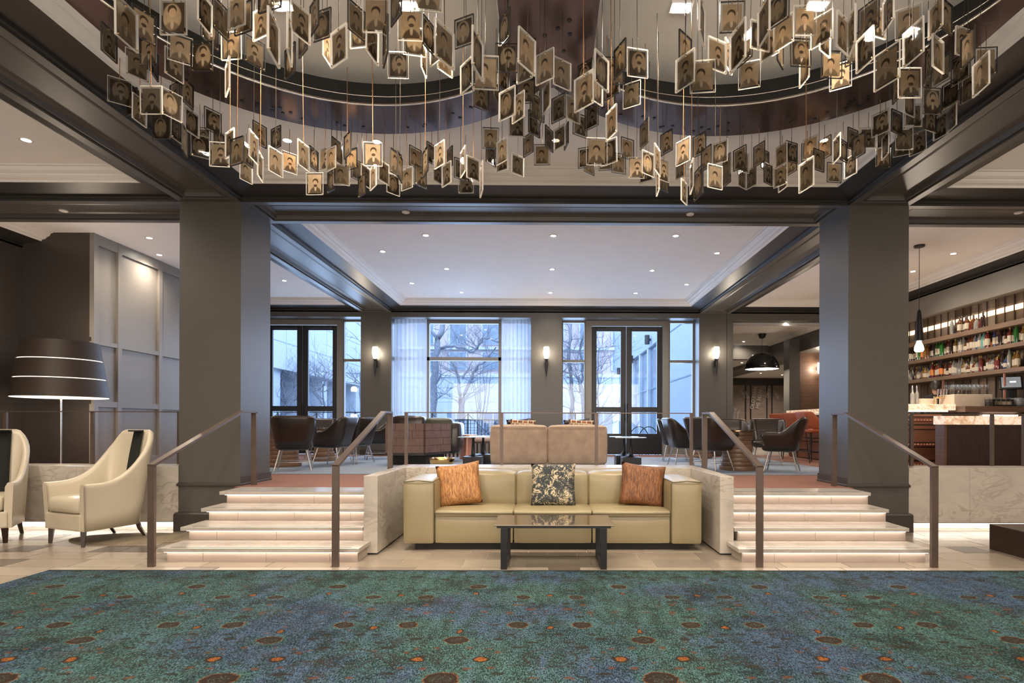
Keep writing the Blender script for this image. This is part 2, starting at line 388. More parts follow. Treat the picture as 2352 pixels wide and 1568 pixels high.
def carpet():
    t = NT('blue_oriental_carpet'); g = t.geo(); sp = t.new('ShaderNodeSeparateXYZ'); t.link(g, sp.inputs[0])
    nz = t.noise(g, 22, 3).outputs[1]; ns = t.new('ShaderNodeSeparateColor'); t.link(nz, ns.inputs[0])
    X = t.m('ADD', sp.outputs[0], t.m('MULTIPLY_ADD', ns.outputs[0], .05, -.025)); Y = t.m('ADD', sp.outputs[1], t.m('MULTIPLY_ADD', ns.outputs[1], .05, -.025))
    PX, PY = 1.22, 2.44
    u = t.m('MULTIPLY', t.m('SUBTRACT', t.m('FRACT', t.m('ADD', t.m('DIVIDE', t.m('ADD', X, .575), PX), 20.5)), .5), PX)
    v = t.m('MULTIPLY', t.m('SUBTRACT', t.m('FRACT', t.m('ADD', t.m('DIVIDE', t.m('SUBTRACT', Y, 3.70), PY), 20.5)), .5), PY)
    au = t.m('ABSOLUTE', u); w = t.m('SUBTRACT', .61, au); av = t.m('ABSOLUTE', v)
    def E(p, q, cx, cy, rx, ry):
        a = t.m('DIVIDE', t.m('SUBTRACT', p, cx), rx); b = t.m('DIVIDE', t.m('SUBTRACT', q, cy), ry)
        return t.m('ADD', t.m('MULTIPLY', a, a), t.m('MULTIPLY', b, b))
    def mn(*L):
        r = L[0]
        for x in L[1:]: r = t.m('MINIMUM', r, x)
        return r
    d1 = mn(E(u, v, 0, 0, .078, .062), E(u, av, 0, 1.22, .072, .055), E(w, v, .225, .28, .070, .058), E(w, v, .215, .92, .062, .045), E(u, v, 0, -.57, .10, .085))
    og = mn(E(au, v, .19, -.30, .034, .032), E(w, v, 0, .23, .024, .026), E(w, v, 0, .97, .024, .022), E(au, v, .0, .155, .016, .028), E(au, v, .0, 1.02, .02, .022))
    sm = mn(E(au, v, .10, -.13, .024, .014), E(au, v, .23, -.14, .022, .014), E(au, v, .28, -.20, .022, .014), E(au, v, .13, -.43, .026, .016), E(au, v, .26, -.42, .026, .016), E(w, v, .14, .62, .05, .02), E(w, v, .30, .52, .028, .018), E(w, v, .26, .72, .03, .02), E(au, v, .12, .56, .03, .014), E(w, v, .1, -.55, .03, .016), E(w, v, .30, .56, .035, .012))
    dk = mn(E(w, v, .34, .02, .045, .022), E(w, v, .12, -.04, .04, .02), E(w, v, .20, -.12, .05, .02), E(w, v, .06, .10, .035, .018), E(au, v, .27, .02, .035, .022), E(au, v, .33, .10, .035, .018), E(w, v, .3, -.5, .05, .02), E(au, v, .22, -.72, .05, .03), E(au, v, .36, .80, .05, .018), E(w, v, .05, 1.08, .045, .014), E(w, v, .18, 1.10, .04, .014), E(w, v, .13, .76, .04, .02), E(w, v, .22, .45, .045, .02), E(au, v, .12, -.9, .05, .03), E(w, v, .02, -.9, .06, .025), E(w, v, .28, -1.0, .05, .03))
    rg = mn(t.m('ABSOLUTE', t.m('SUBTRACT', E(w, v, 0, -.28, .16, .13), 1)), t.m('ABSOLUTE', t.m('SUBTRACT', E(w, v, 0, -.30, .095, .07), 1)), t.m('ABSOLUTE', t.m('SUBTRACT', E(w, v, 0, .60, .17, .11), 1)), t.m('ABSOLUTE', t.m('SUBTRACT', E(u, v, 0, .72, .14, .05), 1)), t.m('ABSOLUTE', t.m('SUBTRACT', E(u, v, 0, .50, .16, .05), 1)))
    sk = t.map(g, (150, 38, 1), (0, 0, .22)); fine = t.noise(sk, 1, 2, .8).outputs[0]
    spk = t.noise(g, 130, 2, .8).outputs[0]
    brush = t.noise(t.map(g, (9, 2.2, 1), (0, 0, .45)), 1.3, 4, .7).outputs[0]
    hue = t.noise(t.map(g, (1, 1, 1)), .9, 2).outputs[0]
    blot = t.noise(t.map(g, (1.1, 1.6, 1), (0,0,.4), (3, 1, 0)), 1.7, 3, .6).outputs[0]
    hue2 = t.m('ADD', hue, t.m('MULTIPLY', t.m('SUBTRACT', brush, .5), .45))
    light = t.ramp(hue2, [(.42, (.082, .175, .165)), (.52, (.080, .160, .185)), (.60, (.082, .138, .215))])
    deep = t.ramp(hue2, [(.42, (.008, .016, .015)), (.52, (.007, .014, .019)), (.60, (.008, .016, .030))])
    k = t.m('ADD', t.m('MULTIPLY', fine, .55), t.m('MULTIPLY', spk, .45)); k = t.m('ADD', k, t.m('MULTIPLY', t.m('SUBTRACT', brush, .5), .20))
    k = t.m('SUBTRACT', k, t.m('MULTIPLY', t.m('SUBTRACT', blot, .52, clamp=True), .28))
    c = t.mix(t.m('MULTIPLY', t.m('SUBTRACT', k, .462), 9, clamp=True), deep, light)
    brn = t.noise(t.map(g, (1.3, 2.4, 1), (0,0,.2), (7, 2, 0)), 1.5, 4, .7).outputs[0]
    c = t.mix(t.m('MULTIPLY', t.m('MULTIPLY', t.m('SUBTRACT', brn, .56, clamp=True), 4, clamp=True), t.m('MULTIPLY_ADD', spk, 2.5, -.6, clamp=True)), c, (.045, .022, .012))
    def ins(dd, lim, soft=3): return t.m('MULTIPLY', t.m('SUBTRACT', lim, dd), soft, clamp=True)
    vn = t.noise(t.map(g, (1,1.4,1)), 3.2, 2, .5, 2.2).outputs[0]
    ln = t.m('SUBTRACT', 1, t.m('MULTIPLY', t.m('ABSOLUTE', t.m('SUBTRACT', vn, .5)), 34), clamp=True)
    c = t.mix(t.m('MULTIPLY', ln, .75), c, (.025, .02, .014))
    c = t.mix(t.m('MULTIPLY', t.m('SUBTRACT', .16, rg, clamp=True), t.m('MULTIPLY', spk, 9)), c, (.03, .02, .013))
    vo = t.new('ShaderNodeTexVoronoi'); t.link(t.map(g, (1, 2.2, 1), (0,0,.3)), vo.inputs['Vector']); vo.inputs['Scale'].default_value = 8
    sc2 = t.new('ShaderNodeSeparateColor'); t.link(vo.outputs['Color'], sc2.inputs[0])
    lf = t.m('MULTIPLY', ins(vo.outputs['Distance'], .17, 25), t.m('GREATER_THAN', sc2.outputs[0], .45))
    lf = t.m('MULTIPLY', lf, t.m('MULTIPLY_ADD', spk, 2.4, -.5, clamp=True))
    c = t.mix(t.m('MULTIPLY', lf, .85), c, t.mix(t.m('GREATER_THAN', sc2.outputs[1], .75), (.022, .018, .013), (.17, .06, .022)))
    c = t.mix(t.m('MULTIPLY', ins(d1, 2.8, .6), t.m('MULTIPLY_ADD', spk, 3, -1.3, clamp=True)), c, (.09, .21, .17))
    c = t.mix(t.m('MULTIPLY', ins(d1, 1.16, 7), t.m('MULTIPLY_ADD', spk, 2.4, -.45, clamp=True)), c, t.mix(t.m('MULTIPLY_ADD', spk, 6, -2.7, clamp=True), (.07, .028, .012), (.26, .095, .018)))
    c = t.mix(t.m('MULTIPLY', ins(d1, 1.0, 6), .97), c, (.022, .014, .010))
    c = t.mix(t.m('MULTIPLY', ins(d1, .5, 6), t.m('MULTIPLY_ADD', spk, 8, -4.4, clamp=True)), c, (.09, .15, .12))
    c = t.mix(t.m('MULTIPLY', ins(dk, 1.0, 3), t.m('MULTIPLY_ADD', spk, 3, -.7, clamp=True)), c, (.022, .018, .012))
    c = t.mix(t.m('MULTIPLY', ins(og, 2.3, 3), t.m('MULTIPLY_ADD', spk, 3, -.5, clamp=True)), c, (.022, .017, .012))
    c = t.mix(ins(og, 1.0, 5), c, t.mix(t.m('MULTIPLY_ADD', spk, 7, -3.2, clamp=True), (.10, .032, .010), (.30, .11, .022)))
    c = t.mix(t.m('MULTIPLY', ins(sm, 1.0, 3), .8), c, (.10, .038, .016))
    far = t.m('GREATER_THAN', sp.outputs[1], 5.19)
    bl = t.m('MULTIPLY', far, t.m('LESS_THAN', sp.outputs[1], 5.205)); ed = t.m('GREATER_THAN', sp.outputs[1], 5.44)
    c = t.mix(t.m('MULTIPLY', t.m('ADD', bl, ed, clamp=True), .8), c, (.015, .022, .024))
    t.bump(spk, .25, .004); return t.base(c, .95, 0, .15)
M['carpet'] = carpet()
def hide(name, a, b):
    t = NT(name); n = t.noise(t.map(t.obj(), (38, 38, 7)), 1.6, 5, .75, .6).outputs[0]; n2 = t.noise(t.obj(), 4, 2).outputs[0]
    c = t.ramp(n, [(.36, tuple(x*.5 for x in a)), (.47, a), (.56, b), (.72, tuple(min(1, x*1.6) for x in b))]); t.bump(n, .25, .004)
    return t.base(t.mix(t.m('MULTIPLY', n2, .5), c, a), .65)
M['hide1'] = hide('golden_brown_hide', (.30, .125, .04), (.50, .26, .095))
M['hide2'] = hide('dark_brown_hide', (.14, .052, .02), (.27, .115, .04))
def floral():
    t = NT('needlepoint_floral'); g = t.obj(); sn = t.new('ShaderNodeVectorMath', operation='SNAP'); t.link(g, sn.inputs[0]); sn.inputs[1].default_value = (.008, 1, .008)
    v = t.new('ShaderNodeTexVoronoi'); t.link(sn.outputs[0], v.inputs['Vector']); v.inputs['Scale'].default_value = 5.5
    n = t.noise(sn.outputs[0], 16, 3, .6, 1.2).outputs[0]
    ring = t.m('SINE', t.m('MULTIPLY', v.outputs['Distance'], 60))
    k = t.m('ADD', t.m('MULTIPLY', ring, .07), n); k = t.m('SUBTRACT', k, t.m('MULTIPLY', v.outputs['Distance'], .25))
    return t.base(t.ramp(k, [(.0, (.035, .04, .045)), (.385, (.04, .047, .052)), (.39, (.12, .15, .14)), (.43, (.20, .17, .11)), (.46, (.50, .42, .28)), (.60, (.62, .54, .38)), (.66, (.10, .11, .11))]), .85)
M['floral'] = floral()
def mosaic():
    t = NT('rounded_square_print'); b = t.new('ShaderNodeTexBrick'); t.link(t.map(t.obj(), (1, 1, 1), (R(90),0,0)), b.inputs[0])
    b.inputs['Scale'].default_value = 4.2; b.inputs['Mortar Size'].default_value = .035; b.inputs['Color1'].default_value = (.40, .13, .03, 1); b.inputs['Color2'].default_value = (.10, .03, .015, 1)
    b.inputs['Mortar'].default_value = (.60, .50, .34, 1); b.inputs['Row Height'].default_value = .3; b.inputs['Brick Width'].default_value = .4
    return t.base(b.outputs[0], .8)
M['mosaic'] = mosaic()
M['gloss_black'] = varied('gloss_black', (.010, .010, .011), .12)
M['greenleather'] = leather('green_leather', (.05, .055, .035), .35)
M['benchpink'] = varied('rose_cushion', (.40, .28, .25), .8)
M['shag'] = varied('taupe_shag', (.22, .18, .12), .95, amt=.4, sc=90, bump=.5)
def tabletop():
    t = NT('bronze_glass'); return t.base((.42, .35, .28), .05, .85)
M['tabletop'] = tabletop()
M['nichereflect'] = emis('niche_reflection', (1, .66, .40), 1.1)  # glow in place of a mirrored bright ceiling
M['screen'] = emis('till_display', (.25, .27, .28), .35); M['screen2'] = emis('till_window', (.6, .75, .9), 1)
M['greyplastic'] = varied('grey_plastic', (.16, .17, .19), .4); M['crate'] = varied('cream_plastic', (.62, .52, .42), .5)
M['doorwood'] = wood('grey_brown_wood', (.26, .20, .17), 1, .5)
M['skin'] = varied('skin', (.42, .24, .17), .55)
M['hair'] = varied('dark_hair', (.015, .011, .009), .5)
M['cloth'] = varied('black_cloth', (.012, .012, .014), .85)
M['mirror2'] = NT('pale_bronze_mirror').base((.42, .33, .25), .2, .35)
M['rim'] = leather('welt_highlight', (.10, .085, .075), .2)  # paler than the leather, a highlight put into the colour
M['beam_dark'] = paint('dark_beam_paint', (.030, .027, .025))
# ------------------------------------------------------------------ setting
XA, XB, YA, YB, YF, ZS, ZC = 4.04, 4.85, 7.53, 8.33, 14.86, 4.357, 4.62
XL, XR = -8.78, 8.6
fl = MB().box(XL-.2, XR+.3, -6.7, 7.9, -.2, -.006).build('floor', M['grout'], kind=S)
tm = {}
def tile_mesh(wd, dp, key):
    k = (wd, dp, key)
    if k not in tm:
        b = MB(); g = .0018
        b.box(g, wd-g, g, dp-g, -.03, -.001); v = b.v
        b.v = [(x + (.003 if z > -.01 and x < wd/2 else -.003 if z > -.01 else 0), y + (.003 if z > -.01 and y < dp/2 else -.003 if z > -.01 else 0), 0 if z > -.01 else z) for x, y, z in v]
        tm[k] = b.mesh('tile', M[key])
    return tm[k]
rnd = random.Random(3)
def lay(x, y, wd, dp, key):
    if y + dp < 5.45 and x > -4.7 : return
    if 6.2 < y and -2.0 < x < 2.0 and y > 7.3: return
    if y > 5.9 and (-3.95 < x and x+wd < -2.0 or 2.1 < x and x+wd < 3.95): return
    o = bpy.data.objects.new('tile', tile_mesh(wd, dp, key)); o.location = (x, y, 0); o.parent = fl; COL.objects.link(o)
U = .325
for r, y in enumerate([4.34+U*i for i in range(11)]):
    x = -8.75 + (.0 if r % 2 else -.21)
    while x < 8.6:
        q = rnd.random()
        k = 'tile' if q < .4 else 'tile2' if q < .72 else 'tile3'
        wd = 2*U
        if q > .90: wd = U; k = 'tiledark'
        elif q > .82: wd = U
        if x + wd > 8.8: break
        lay(x, y, wd, U, k); x = x + wd
# upper floor
fu = MB().box(XL-.2, XR+.3, 7.97, 15.5, -.2, .6).box(-4.04, -1.98, 7.382, 7.97, .1, .6).box(2.06, 4.04, 7.382, 7.97, .1, .6).build('floor', M['terracotta'], kind=S)
MB().box(4.7, 13.2, 15.5, 31, -.2, .6).build('floor', M['tile3'], kind=S)
MB().box(-5.2, 5.3, 9.27, 14.3, .6, .609).build('area_rug', M['bluerug'], label='blue-grey textured rug covering the raised lounge floor', cat='rug')
rw = MB().box(XL, -4.05, 7.82, 7.969, 0, .598).box(4.05, XR, 7.82, 7.969, 0, .598)
rw.build('wall_plinth', M['white'], kind=S)
# marble low walls left and right, floating over a glowing recess
def lowwall(sx, xs, label):
    t = thing('marble_wall', label, 'wall', kind=S)
    for a, b in zip(xs[:-1], xs[1:]):
        MB().bbox(a+.001, b-.001, YA, 7.97, .127, .858, .004).build('marble_panel', M['marble'], t)
    MB().box(min(xs), max(xs), 7.60, 7.97, .108, .126).build('shadow_rail', M['black'], t)
    MB().box(min(xs), max(xs), 7.70, 7.72, .098, .106).build('light_strip', M['led2'] , t)
M['led2'] = emis('floor_glow_led', (1, .87, .73), 13)
lowwall(-1, [-8.78, -7.5, -6.2, -4.86], 'long white marble parapet behind the ivory armchairs')
lowwall(1, [4.86, 5.68, 7.1, 8.6], 'long white marble parapet in front of the bar')
# marble surround around the sofa
pl = thing('sofa_surround', 'U-shaped white marble surround enclosing the cream sofa', 'parapet', kind=S)
MB().bbox(-1.975, -1.825, 6.17, 7.97, .018, .858, .004).build('side_panel', M['marble'], pl)
MB().bbox(1.91, 2.06, 6.17, 7.97, .018, .858, .004).build('side_panel', M['marble'], pl)
for a, b in ((-1.825, -.58), (-.58, .67), (.67, 1.91)):
    MB().bbox(a, b, 7.42, 7.97, .018, .858, .003).build('back_panel', M['marble'], pl)
MB().box(-1.96, -1.84, 6.2, 7.9, 0, .018).box(1.925, 2.045, 6.2, 7.9, 0, .018).box(-1.9, 1.95, 7.45, 7.9, 0, .018).build('shadow_gap', M['black'], pl)
# staircases
def stairs(side):
    nm = 'left' if side < 0 else 'right'
    t = thing('staircase', 'four marble steps with glowing nosings %s of the sofa' % nm, 'stairs', kind=S)
    x0, x1 = (-3.95, -1.98) if side < 0 else (2.065, 3.98)
    for i in range(4):
        Y = 5.79 + .366*i; z = .15*(i+1); a, b = x0, x1
        if i == 0: a, b = (x0, -1.90) if side < 0 else (1.985, x1)
        yb = Y + .366 + .1 if i < 3 else 7.38
        MB().bbox(a, b, Y, yb if i else Y+.375, z-.04, z, .003).build('tread', M['marble_step'], t)
        if i == 0: MB().bbox(x0, x1, Y+.37, Y+.47, z-.04, z-.001, .002).build('tread', M['marble_step'], t)
        MB().box(a+.1, b-.1, Y+.055, Y+.068, z-.001, z+.0012).build('grip_strip', M['trimdark'], t)
        MB().box(a+.05, b-.02, Y+.03, Y+.045, z-.047, z-.041).build('light_strip', M['led'], t)
        L = [a+.06]; off = [.37, .30, .33, .41][i] if side < 0 else [.33, .20, .25, .10][i]
        x = a+.06+off
        while x < b-.05: L.append(x); x += .65
        L.append(b-.03 if i == 0 else b)
        for p, q in zip(L[:-1], L[1:]):
            MB().box(p+.003, q-.003, Y+.06, Y+.09, z-.15+(0.001 if i else 0), z-.041).build('riser_tile', M['riser'], t)
        MB().box(a+.055, b-.035 if i == 0 else b, Y+.066, Y+.4, z-.15, z-.042).build('riser_core', M['grout'], t)
stairs(-1); stairs(1)
# columns
def column(x0, x1, lab):
    t = thing('column', lab, 'column', kind=S)
    MB().box(x0, x1, YA, YB, 0, ZS).build('shaft', M['paint'], t)
    e = .045
    p = MB(); p.ringloft((x0-e, x1+e, YA-e, YB+e), [(0, 0), (0, .225), (.012, .245), (e, .256)]); p.build('plinth', M['paint_dark'], t)
    p = MB(); p.ringloft((x0-.022, x1+.022, YA-.022, YB+.022), [(.02, .59), (0, .597), (0, .625), (.01, .632), (.01, .64), (.022, .645)]); p.build('moulding', M['paint_dark'], t)
    xi = x1 if x0 < 0 else x0
    s = 1 if x0 < 0 else -1
    p = MB(); p.box(xi, xi+s*.016, YA, YB+.012, .6, .72); p.box(x0, x1, YB, YB+.016, .6, .72); p.build('skirting', M['paint_dark'], t)
    for xx in (x0+.012, x1-.016): pass
column(-XB, -XA, 'square grey-brown column at the left staircase')
column(XA, XB, 'square grey-brown column at the right staircase')
# ceilings
DARK = [(0, ZS), (0, 4.385), (.022, 4.392), (.022, 4.405), (.012, 4.412), (.012, 4.425), (.29, 4.478), (.31, 4.478)]
CROWN = [(.30, 4.478), (.30, 4.474), (.315, 4.474), (.325, 4.495), (.335, 4.50), (.375, 4.51), (.40, 4.53), (.405, 4.545), (.42, 4.545), (.455, 4.565), (.47, 4.595), (.475, 4.605), (.505, 4.607), (.51, 4.62)]
def coffer(rect, flat=True, z=0):
    MB().ringloft(rect, DARK).build('ceiling_beam', M['beam_dark'], kind=S)
    MB().ringloft(rect, CROWN).build('crown_moulding', M['crown'], kind=S)
    x0, x1, y0, y1 = rect; i = .509
    if flat: MB().box(x0, x1, y0, y1, ZC, ZC+.08).build('ceiling', M['white'], kind=S)
coffer((-XA, XA, .2, YA), False)
coffer((XL, -XB, .2, YA)); coffer((XB, XR, .2, YA))
coffer((-XA, XA, YB, YF)); coffer((XL, -XB, YB, YF)); coffer((XB, XR, YB, YF))
def soffit(x0, x1, y0, y1, dx=.0):
    b = MB().ringloft((x0, x1, y0, y1), [(0, ZS), (.10, ZS), (.102, ZS+.05), (.128, ZS+.05), (.13, ZS+.016), (.155, ZS+.010), (.165, ZS+.06), (.21, ZS+.075)])
    i = .21; b.add([(x0+i,y0+i,ZS+.075),(x1-i,y0+i,ZS+.075),(x1-i,y1-i,ZS+.075),(x0+i,y1-i,ZS+.075)], [(0,1,2,3)])
    b.box(x0, x1, y0, y1, ZS+.08, ZS+.1)
    b.build('ceiling_beam', M['paint'], kind=S)
for xa, xb in ((XL, -XB), (-XA, XA), (XB, XR)):
    soffit(xa, xb, YA, YB); soffit(xa, xb, -.6, .2)
for xa, xb in ((-XB, -XA), (XA, XB)):
    soffit(xa, xb, .2, YA); soffit(xa, xb, YB, YF)
    MB().box(xa, xb, YA, YB, ZS, ZS+.05).box(xa, xb, -.6, .2, ZS, ZS+.05).build('ceiling_beam', M['paint'], kind=S)
MB().box(XL, XR, -6.7, -.6, ZC-.1, ZC).build('ceiling', M['white'], kind=S)
# medallion recesses in the front ceiling
def hole(cx, cy, r, clip, sgn, near=0):
    pts = []
    for k in range(72):
        a = 2*math.pi*k/72; x, y = cx + r*math.cos(a), cy + r*math.sin(a)
        if sgn*x < clip: x = sgn*clip
        pts.append((x, y))
    return pts
HL = hole(-1.60, 3.84, 1.76, .37, -1); HR = hole(1.62, 3.80, 1.77, .40, 1)
HL2 = hole(-1.60, 3.84, 1.90, .23, -1); HR2 = hole(1.62, 3.80, 1.91, .26, 1)
def slab(outer, holes, z0, z1, m=0):
    b = MB(); loops = [outer] + holes
    flat = [p for l in loops for p in l]
    tris = tessellate_polygon([[Vector((x, y, 0)) for x, y in l] for l in loops])
    for z, rev in ((z0, False), (z1, True)):
        b.add([(x, y, z) for x, y in flat], [list(q)[::-1] if rev else list(q) for q in tris], m)
    for l in loops:
        n = len(l); b.add([(x, y, z0) for x, y in l] + [(x, y, z1) for x, y in l], [[i, (i+1) % n, n+(i+1) % n, n+i] for i in range(n)], m)
    return b
i = .509
slab([(-XA, .2), (XA, .2), (XA, YA), (-XA, YA)], [HL2, HR2], ZC, ZC+.03).build('ceiling', M['white'], kind=S)
for H, nm in ((HL2, 'left'), (HR2, 'right')):
    n = len(H); b = MB().add([(x, y, ZC) for x, y in H] + [(x, y, 4.865) for x, y in H], [[k, (k+1) % n, n+(k+1) % n, n+k] for k in range(n)])
    b.build('trim_%d' % (1 if nm == 'left' else 2), M['blackmatte'], kind=S)
    MB().add([(x, y, 4.86) for x, y in H], [list(range(n))]).build('ceiling', M['white'], kind=S)
# suspended bronze plate: outline = union of two discs
def outline():
    pts = []
    for cx, sg in ((-1.72, -1), (1.76, 1)):
        P_ = []
        for k in range(73):
            a = -math.pi*0.93 + 2*math.pi*.93*k/72
            x, y = cx + sg*2.08*math.cos(a), 4.07 + 2.08*math.sin(a)
            if abs(x) > 3.60: x = 3.60*(1 if x > 0 else -1)
            P_.append((x, y))
        P_ = [p for p in P_ if p[0]*sg > 0.02]
        pts.append(P_)
    L, Rr = pts
    return L[::-1] + Rr
plate = thing('canopy_plate', 'polished dark bronze double-ring canopy plate the portrait tiles hang from', 'light fitting')
slab(outline(), [HL, HR], 4.565, 4.585).build('ring_plate', M['plate'], plate)
M['ringedge'] = varied('bright_steel_edge', (.85, .8, .72), .2, .9)
for H in (HL, HR):
    MB().tube([(x, y, 4.567) for x, y in H + H[:1]], .007, 6).build('edge_rim', M['ringedge'], plate)
for H in (HL2, HR2):
    MB().tube([(x, y, 4.73) for x, y in H + H[:1]], .006, 6).build('inner_rail', M['ringedge'], plate)
b = MB(); rr = random.Random(5)
for k in range(150):
    a = rr.uniform(0, math.tau); cx = rr.choice((-1.72, 1.76)); r_ = rr.uniform(1.82, 2.0); x, y = cx + r_*math.cos(a), 4.07 + r_*math.sin(a)
    if abs(x) > 3.5 or y < 3 : continue
    hx, hy, hr = (-1.60, 3.84, 1.80) if x < 0 else (1.62, 3.80, 1.81)
    if (x-hx)**2 + (y-hy)**2 < hr*hr and abs(x) > .4: continue
    b.lathe([(.018, 4.558), (.018, 4.565)], 6, (x, y, 0))
b.build('cable_port', M['black'], plate, kind='stuff')
# walls
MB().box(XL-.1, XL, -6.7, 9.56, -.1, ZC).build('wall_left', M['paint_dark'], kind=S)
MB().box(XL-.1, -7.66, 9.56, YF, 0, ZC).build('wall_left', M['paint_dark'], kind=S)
# seam battens on the dark walls
for z in (2.80, 1.75):
    MB().box(XL, XL+.012, 6, 9.56, z, z+.07).box(XL, -7.63, 9.545, 9.56, z, z+.07).build('trim_3', M['paint_dark'], kind=S)
lw = thing('wall_panelling', 'lit grey timber panelling on the left wall past the floor lamp', 'panelling', kind=S)
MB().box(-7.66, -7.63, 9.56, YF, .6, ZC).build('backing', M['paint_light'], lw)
ys = [9.56, 10.10, 11.17, 12.24, 13.31, 14.38]
MB().box(-7.63, -7.585, 9.56, 9.66, .6, ZC).build('stile', M['paint_light'], lw)
for y in ys[1:]: MB().box(-7.63, -7.585, y, y+.095, .6, ZC).build('stile', M['paint_light'], lw)
edges = [(9.66, 10.10)] + [(y+.095, y+1.07) for y in ys[1:5]] + [(14.475, YF)]
for a, b_ in edges:
    for z0, z1 in ((4.44, ZC), (2.755, 2.83), (1.70, 1.80), (.6, .80)):
        MB().box(-7.63, -7.59, a, b_, z0, z1).build('rail', M['paint_light'], lw)
# right side: bar wall with bottle niche
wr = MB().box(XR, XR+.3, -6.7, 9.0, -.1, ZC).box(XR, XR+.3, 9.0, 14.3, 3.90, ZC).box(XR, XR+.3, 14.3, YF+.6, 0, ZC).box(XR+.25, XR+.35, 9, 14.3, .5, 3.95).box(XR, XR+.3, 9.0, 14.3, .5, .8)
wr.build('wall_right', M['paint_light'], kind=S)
mw = thing('mirror_wall', 'bronze mirror strips lining the bottle niche behind the bar', 'mirror')
for k in range(24):
    y = 9.04 + k*.219
    MB().box(XR+.235-(k % 2)*.012, XR+.25, y+.006, y+.213, .9, 3.90).build('mirror_strip', M['mirror2'] if (k*7) % 5 in (0, 2, 3) and k > 6 else M['mirror'], mw)
for k in range(25):
    y = 9.04 + k*.219
    MB().box(XR+.20, XR+.212, y-.009, y+.009, .9, 3.90).build('strip_joint', M['walnutdark'], mw)
# back wall
wb = MB()
for x0, x1 in ((XL-.1, -8.46), (-4.846, -4.046), (-.389, .423), (4.035, 4.93)):
    wb.box(x0, x1, YF, 15.5, .2, 4.23)
wb.box(XL-.1, 4.93, YF, 15.5, 4.23, 4.75); wb.box(4.93, XR+.2, YF, 15.2, 4.18, 4.75)
wb.build('wall_back', M['paint'], kind=S)
MB().box(4.76, 4.77, YF-.004, YF, .6, 4.35).build('trim_4', M['black'], kind=S)
MB().box(-4.86, -4.03, YF-.03, YF, .6, .75).box(-.40, .435, YF-.03, YF, .6, .75).box(4.02, 4.94, YF-.03, YF, .6, .75).build('baseboard_back', M['paint_dark'], kind=S)
MB().box(XL, XR, -6.8, -6.7, -.1, ZC).build('wall_front', M['paint'], kind=S)
# windows and doors
GY = 15.40
def sidelight(n, x0, x1, sill=.95):
    t = thing('window_%d' % n, None, None, kind=S)
    f = MB(); fw = .045
    for a, b_ in ((x0, x0+fw), (x1-fw, x1)): f.box(a, b_, GY-.06, GY+.06, .6, 4.23)
    f.box(x0+fw, x1-fw, GY-.06, GY+.06, 4.185, 4.23); f.box(x0+fw, x1-fw, GY-.06, GY+.06, 3.11, 3.18); f.box(x0+fw, x1-fw, GY-.1, GY+.06, .6, sill)
    f.build('window_frame', M['paint_light'], t)
    MB().box(x0+fw, x1-fw, GY-.004, GY+.004, sill, 3.11).build('pane', M['glass'], t)
    MB().box(x0+fw, x1-fw, GY-.004, GY+.004, 3.18, 4.185).build('pane', M['glass'], t)
def doubledoor(n, x0, xm, x1):
    t = thing('door_%d' % n, None, None, kind=S)
    MB().box(x0-.16, x0, GY-.1, GY+.08, .6, 4.23).box(x1, x1+.16, GY-.1, GY+.08, .6, 4.23).box(x0, x1, GY-.1, GY+.08, 4.10, 4.23).build('jamb', M['paint_light'], t)
    for a, b_, s in ((x0, xm, 1), (xm, x1, -1)):
        d = thing('door_leaf', None, None); d.parent = t
        gx0 = a+.14 if s > 0 else a+.15; gx1 = b_-.15 if s > 0 else b_-.14
        f = MB(); f.box(a+.004, gx0, GY-.03, GY+.03, .62, 4.09).box(gx1, b_-.004, GY-.03, GY+.03, .62, 4.09)
        f.box(gx0, gx1, GY-.03, GY+.03, 3.96, 4.09).box(gx0, gx1, GY-.03, GY+.03, 1.765, 1.905).box(gx0, gx1, GY-.03, GY+.03, .62, 1.18)
        f.build('leaf_frame', M['black'], d)
        MB().box(gx0, gx1, GY-.004, GY+.004, 1.905, 3.96).build('pane', M['glass'], d)
        MB().box(gx0, gx1, GY-.004, GY+.004, 1.18, 1.765).build('pane', M['glass'], d)
        hx = b_-.03 if s > 0 else a+.03
        MB().tube([(hx, GY-.08, 1.5), (hx, GY-.08, 2.0)], .012, 8).tube([(hx, GY-.08, 1.55), (hx, GY-.02, 1.55)], .008, 6).tube([(hx, GY-.08, 1.95), (hx, GY-.02, 1.95)], .008, 6).build('handle', M['black'], d)
        MB().bbox(a+.12, b_-.12, GY-.09, GY-.03, 4.0, 4.06, .008).build('door_closer', M['black'], d)
sidelight(1, -5.49, -4.846); sidelight(2, -8.46, -7.69); doubledoor(1, -7.53, -6.58, -5.63)
sidelight(3, .423, 1.09); sidelight(4, 3.33, 4.035); doubledoor(2, 1.243, 2.19, 3.169)
t = thing('window_5', None, None, kind=S)
f = MB().box(-4.046, -.389, GY-.06, GY+.06, 4.15, 4.23).box(-3.25, -3.15, GY-.06, GY+.06, 1.06, 4.15).box(-1.28, -1.18, GY-.06, GY+.06, 1.06, 4.15).box(-4.046, -.389, GY-.06, GY+.06, .6, 1.06)
f.box(-4.046, -.389, GY-.06, GY+.06, 3.15, 3.24); f.build('window_frame', M['paint_light'], t)
for a, b_ in ((-4.046, -3.25), (-3.15, -1.28), (-1.18, -.389)):
    for z0, z1 in ((1.06, 3.15), (3.24, 4.15)):
        MB().box(a, b_, GY-.004, GY+.004, z0, z1).build('pane', M['glass'], t)
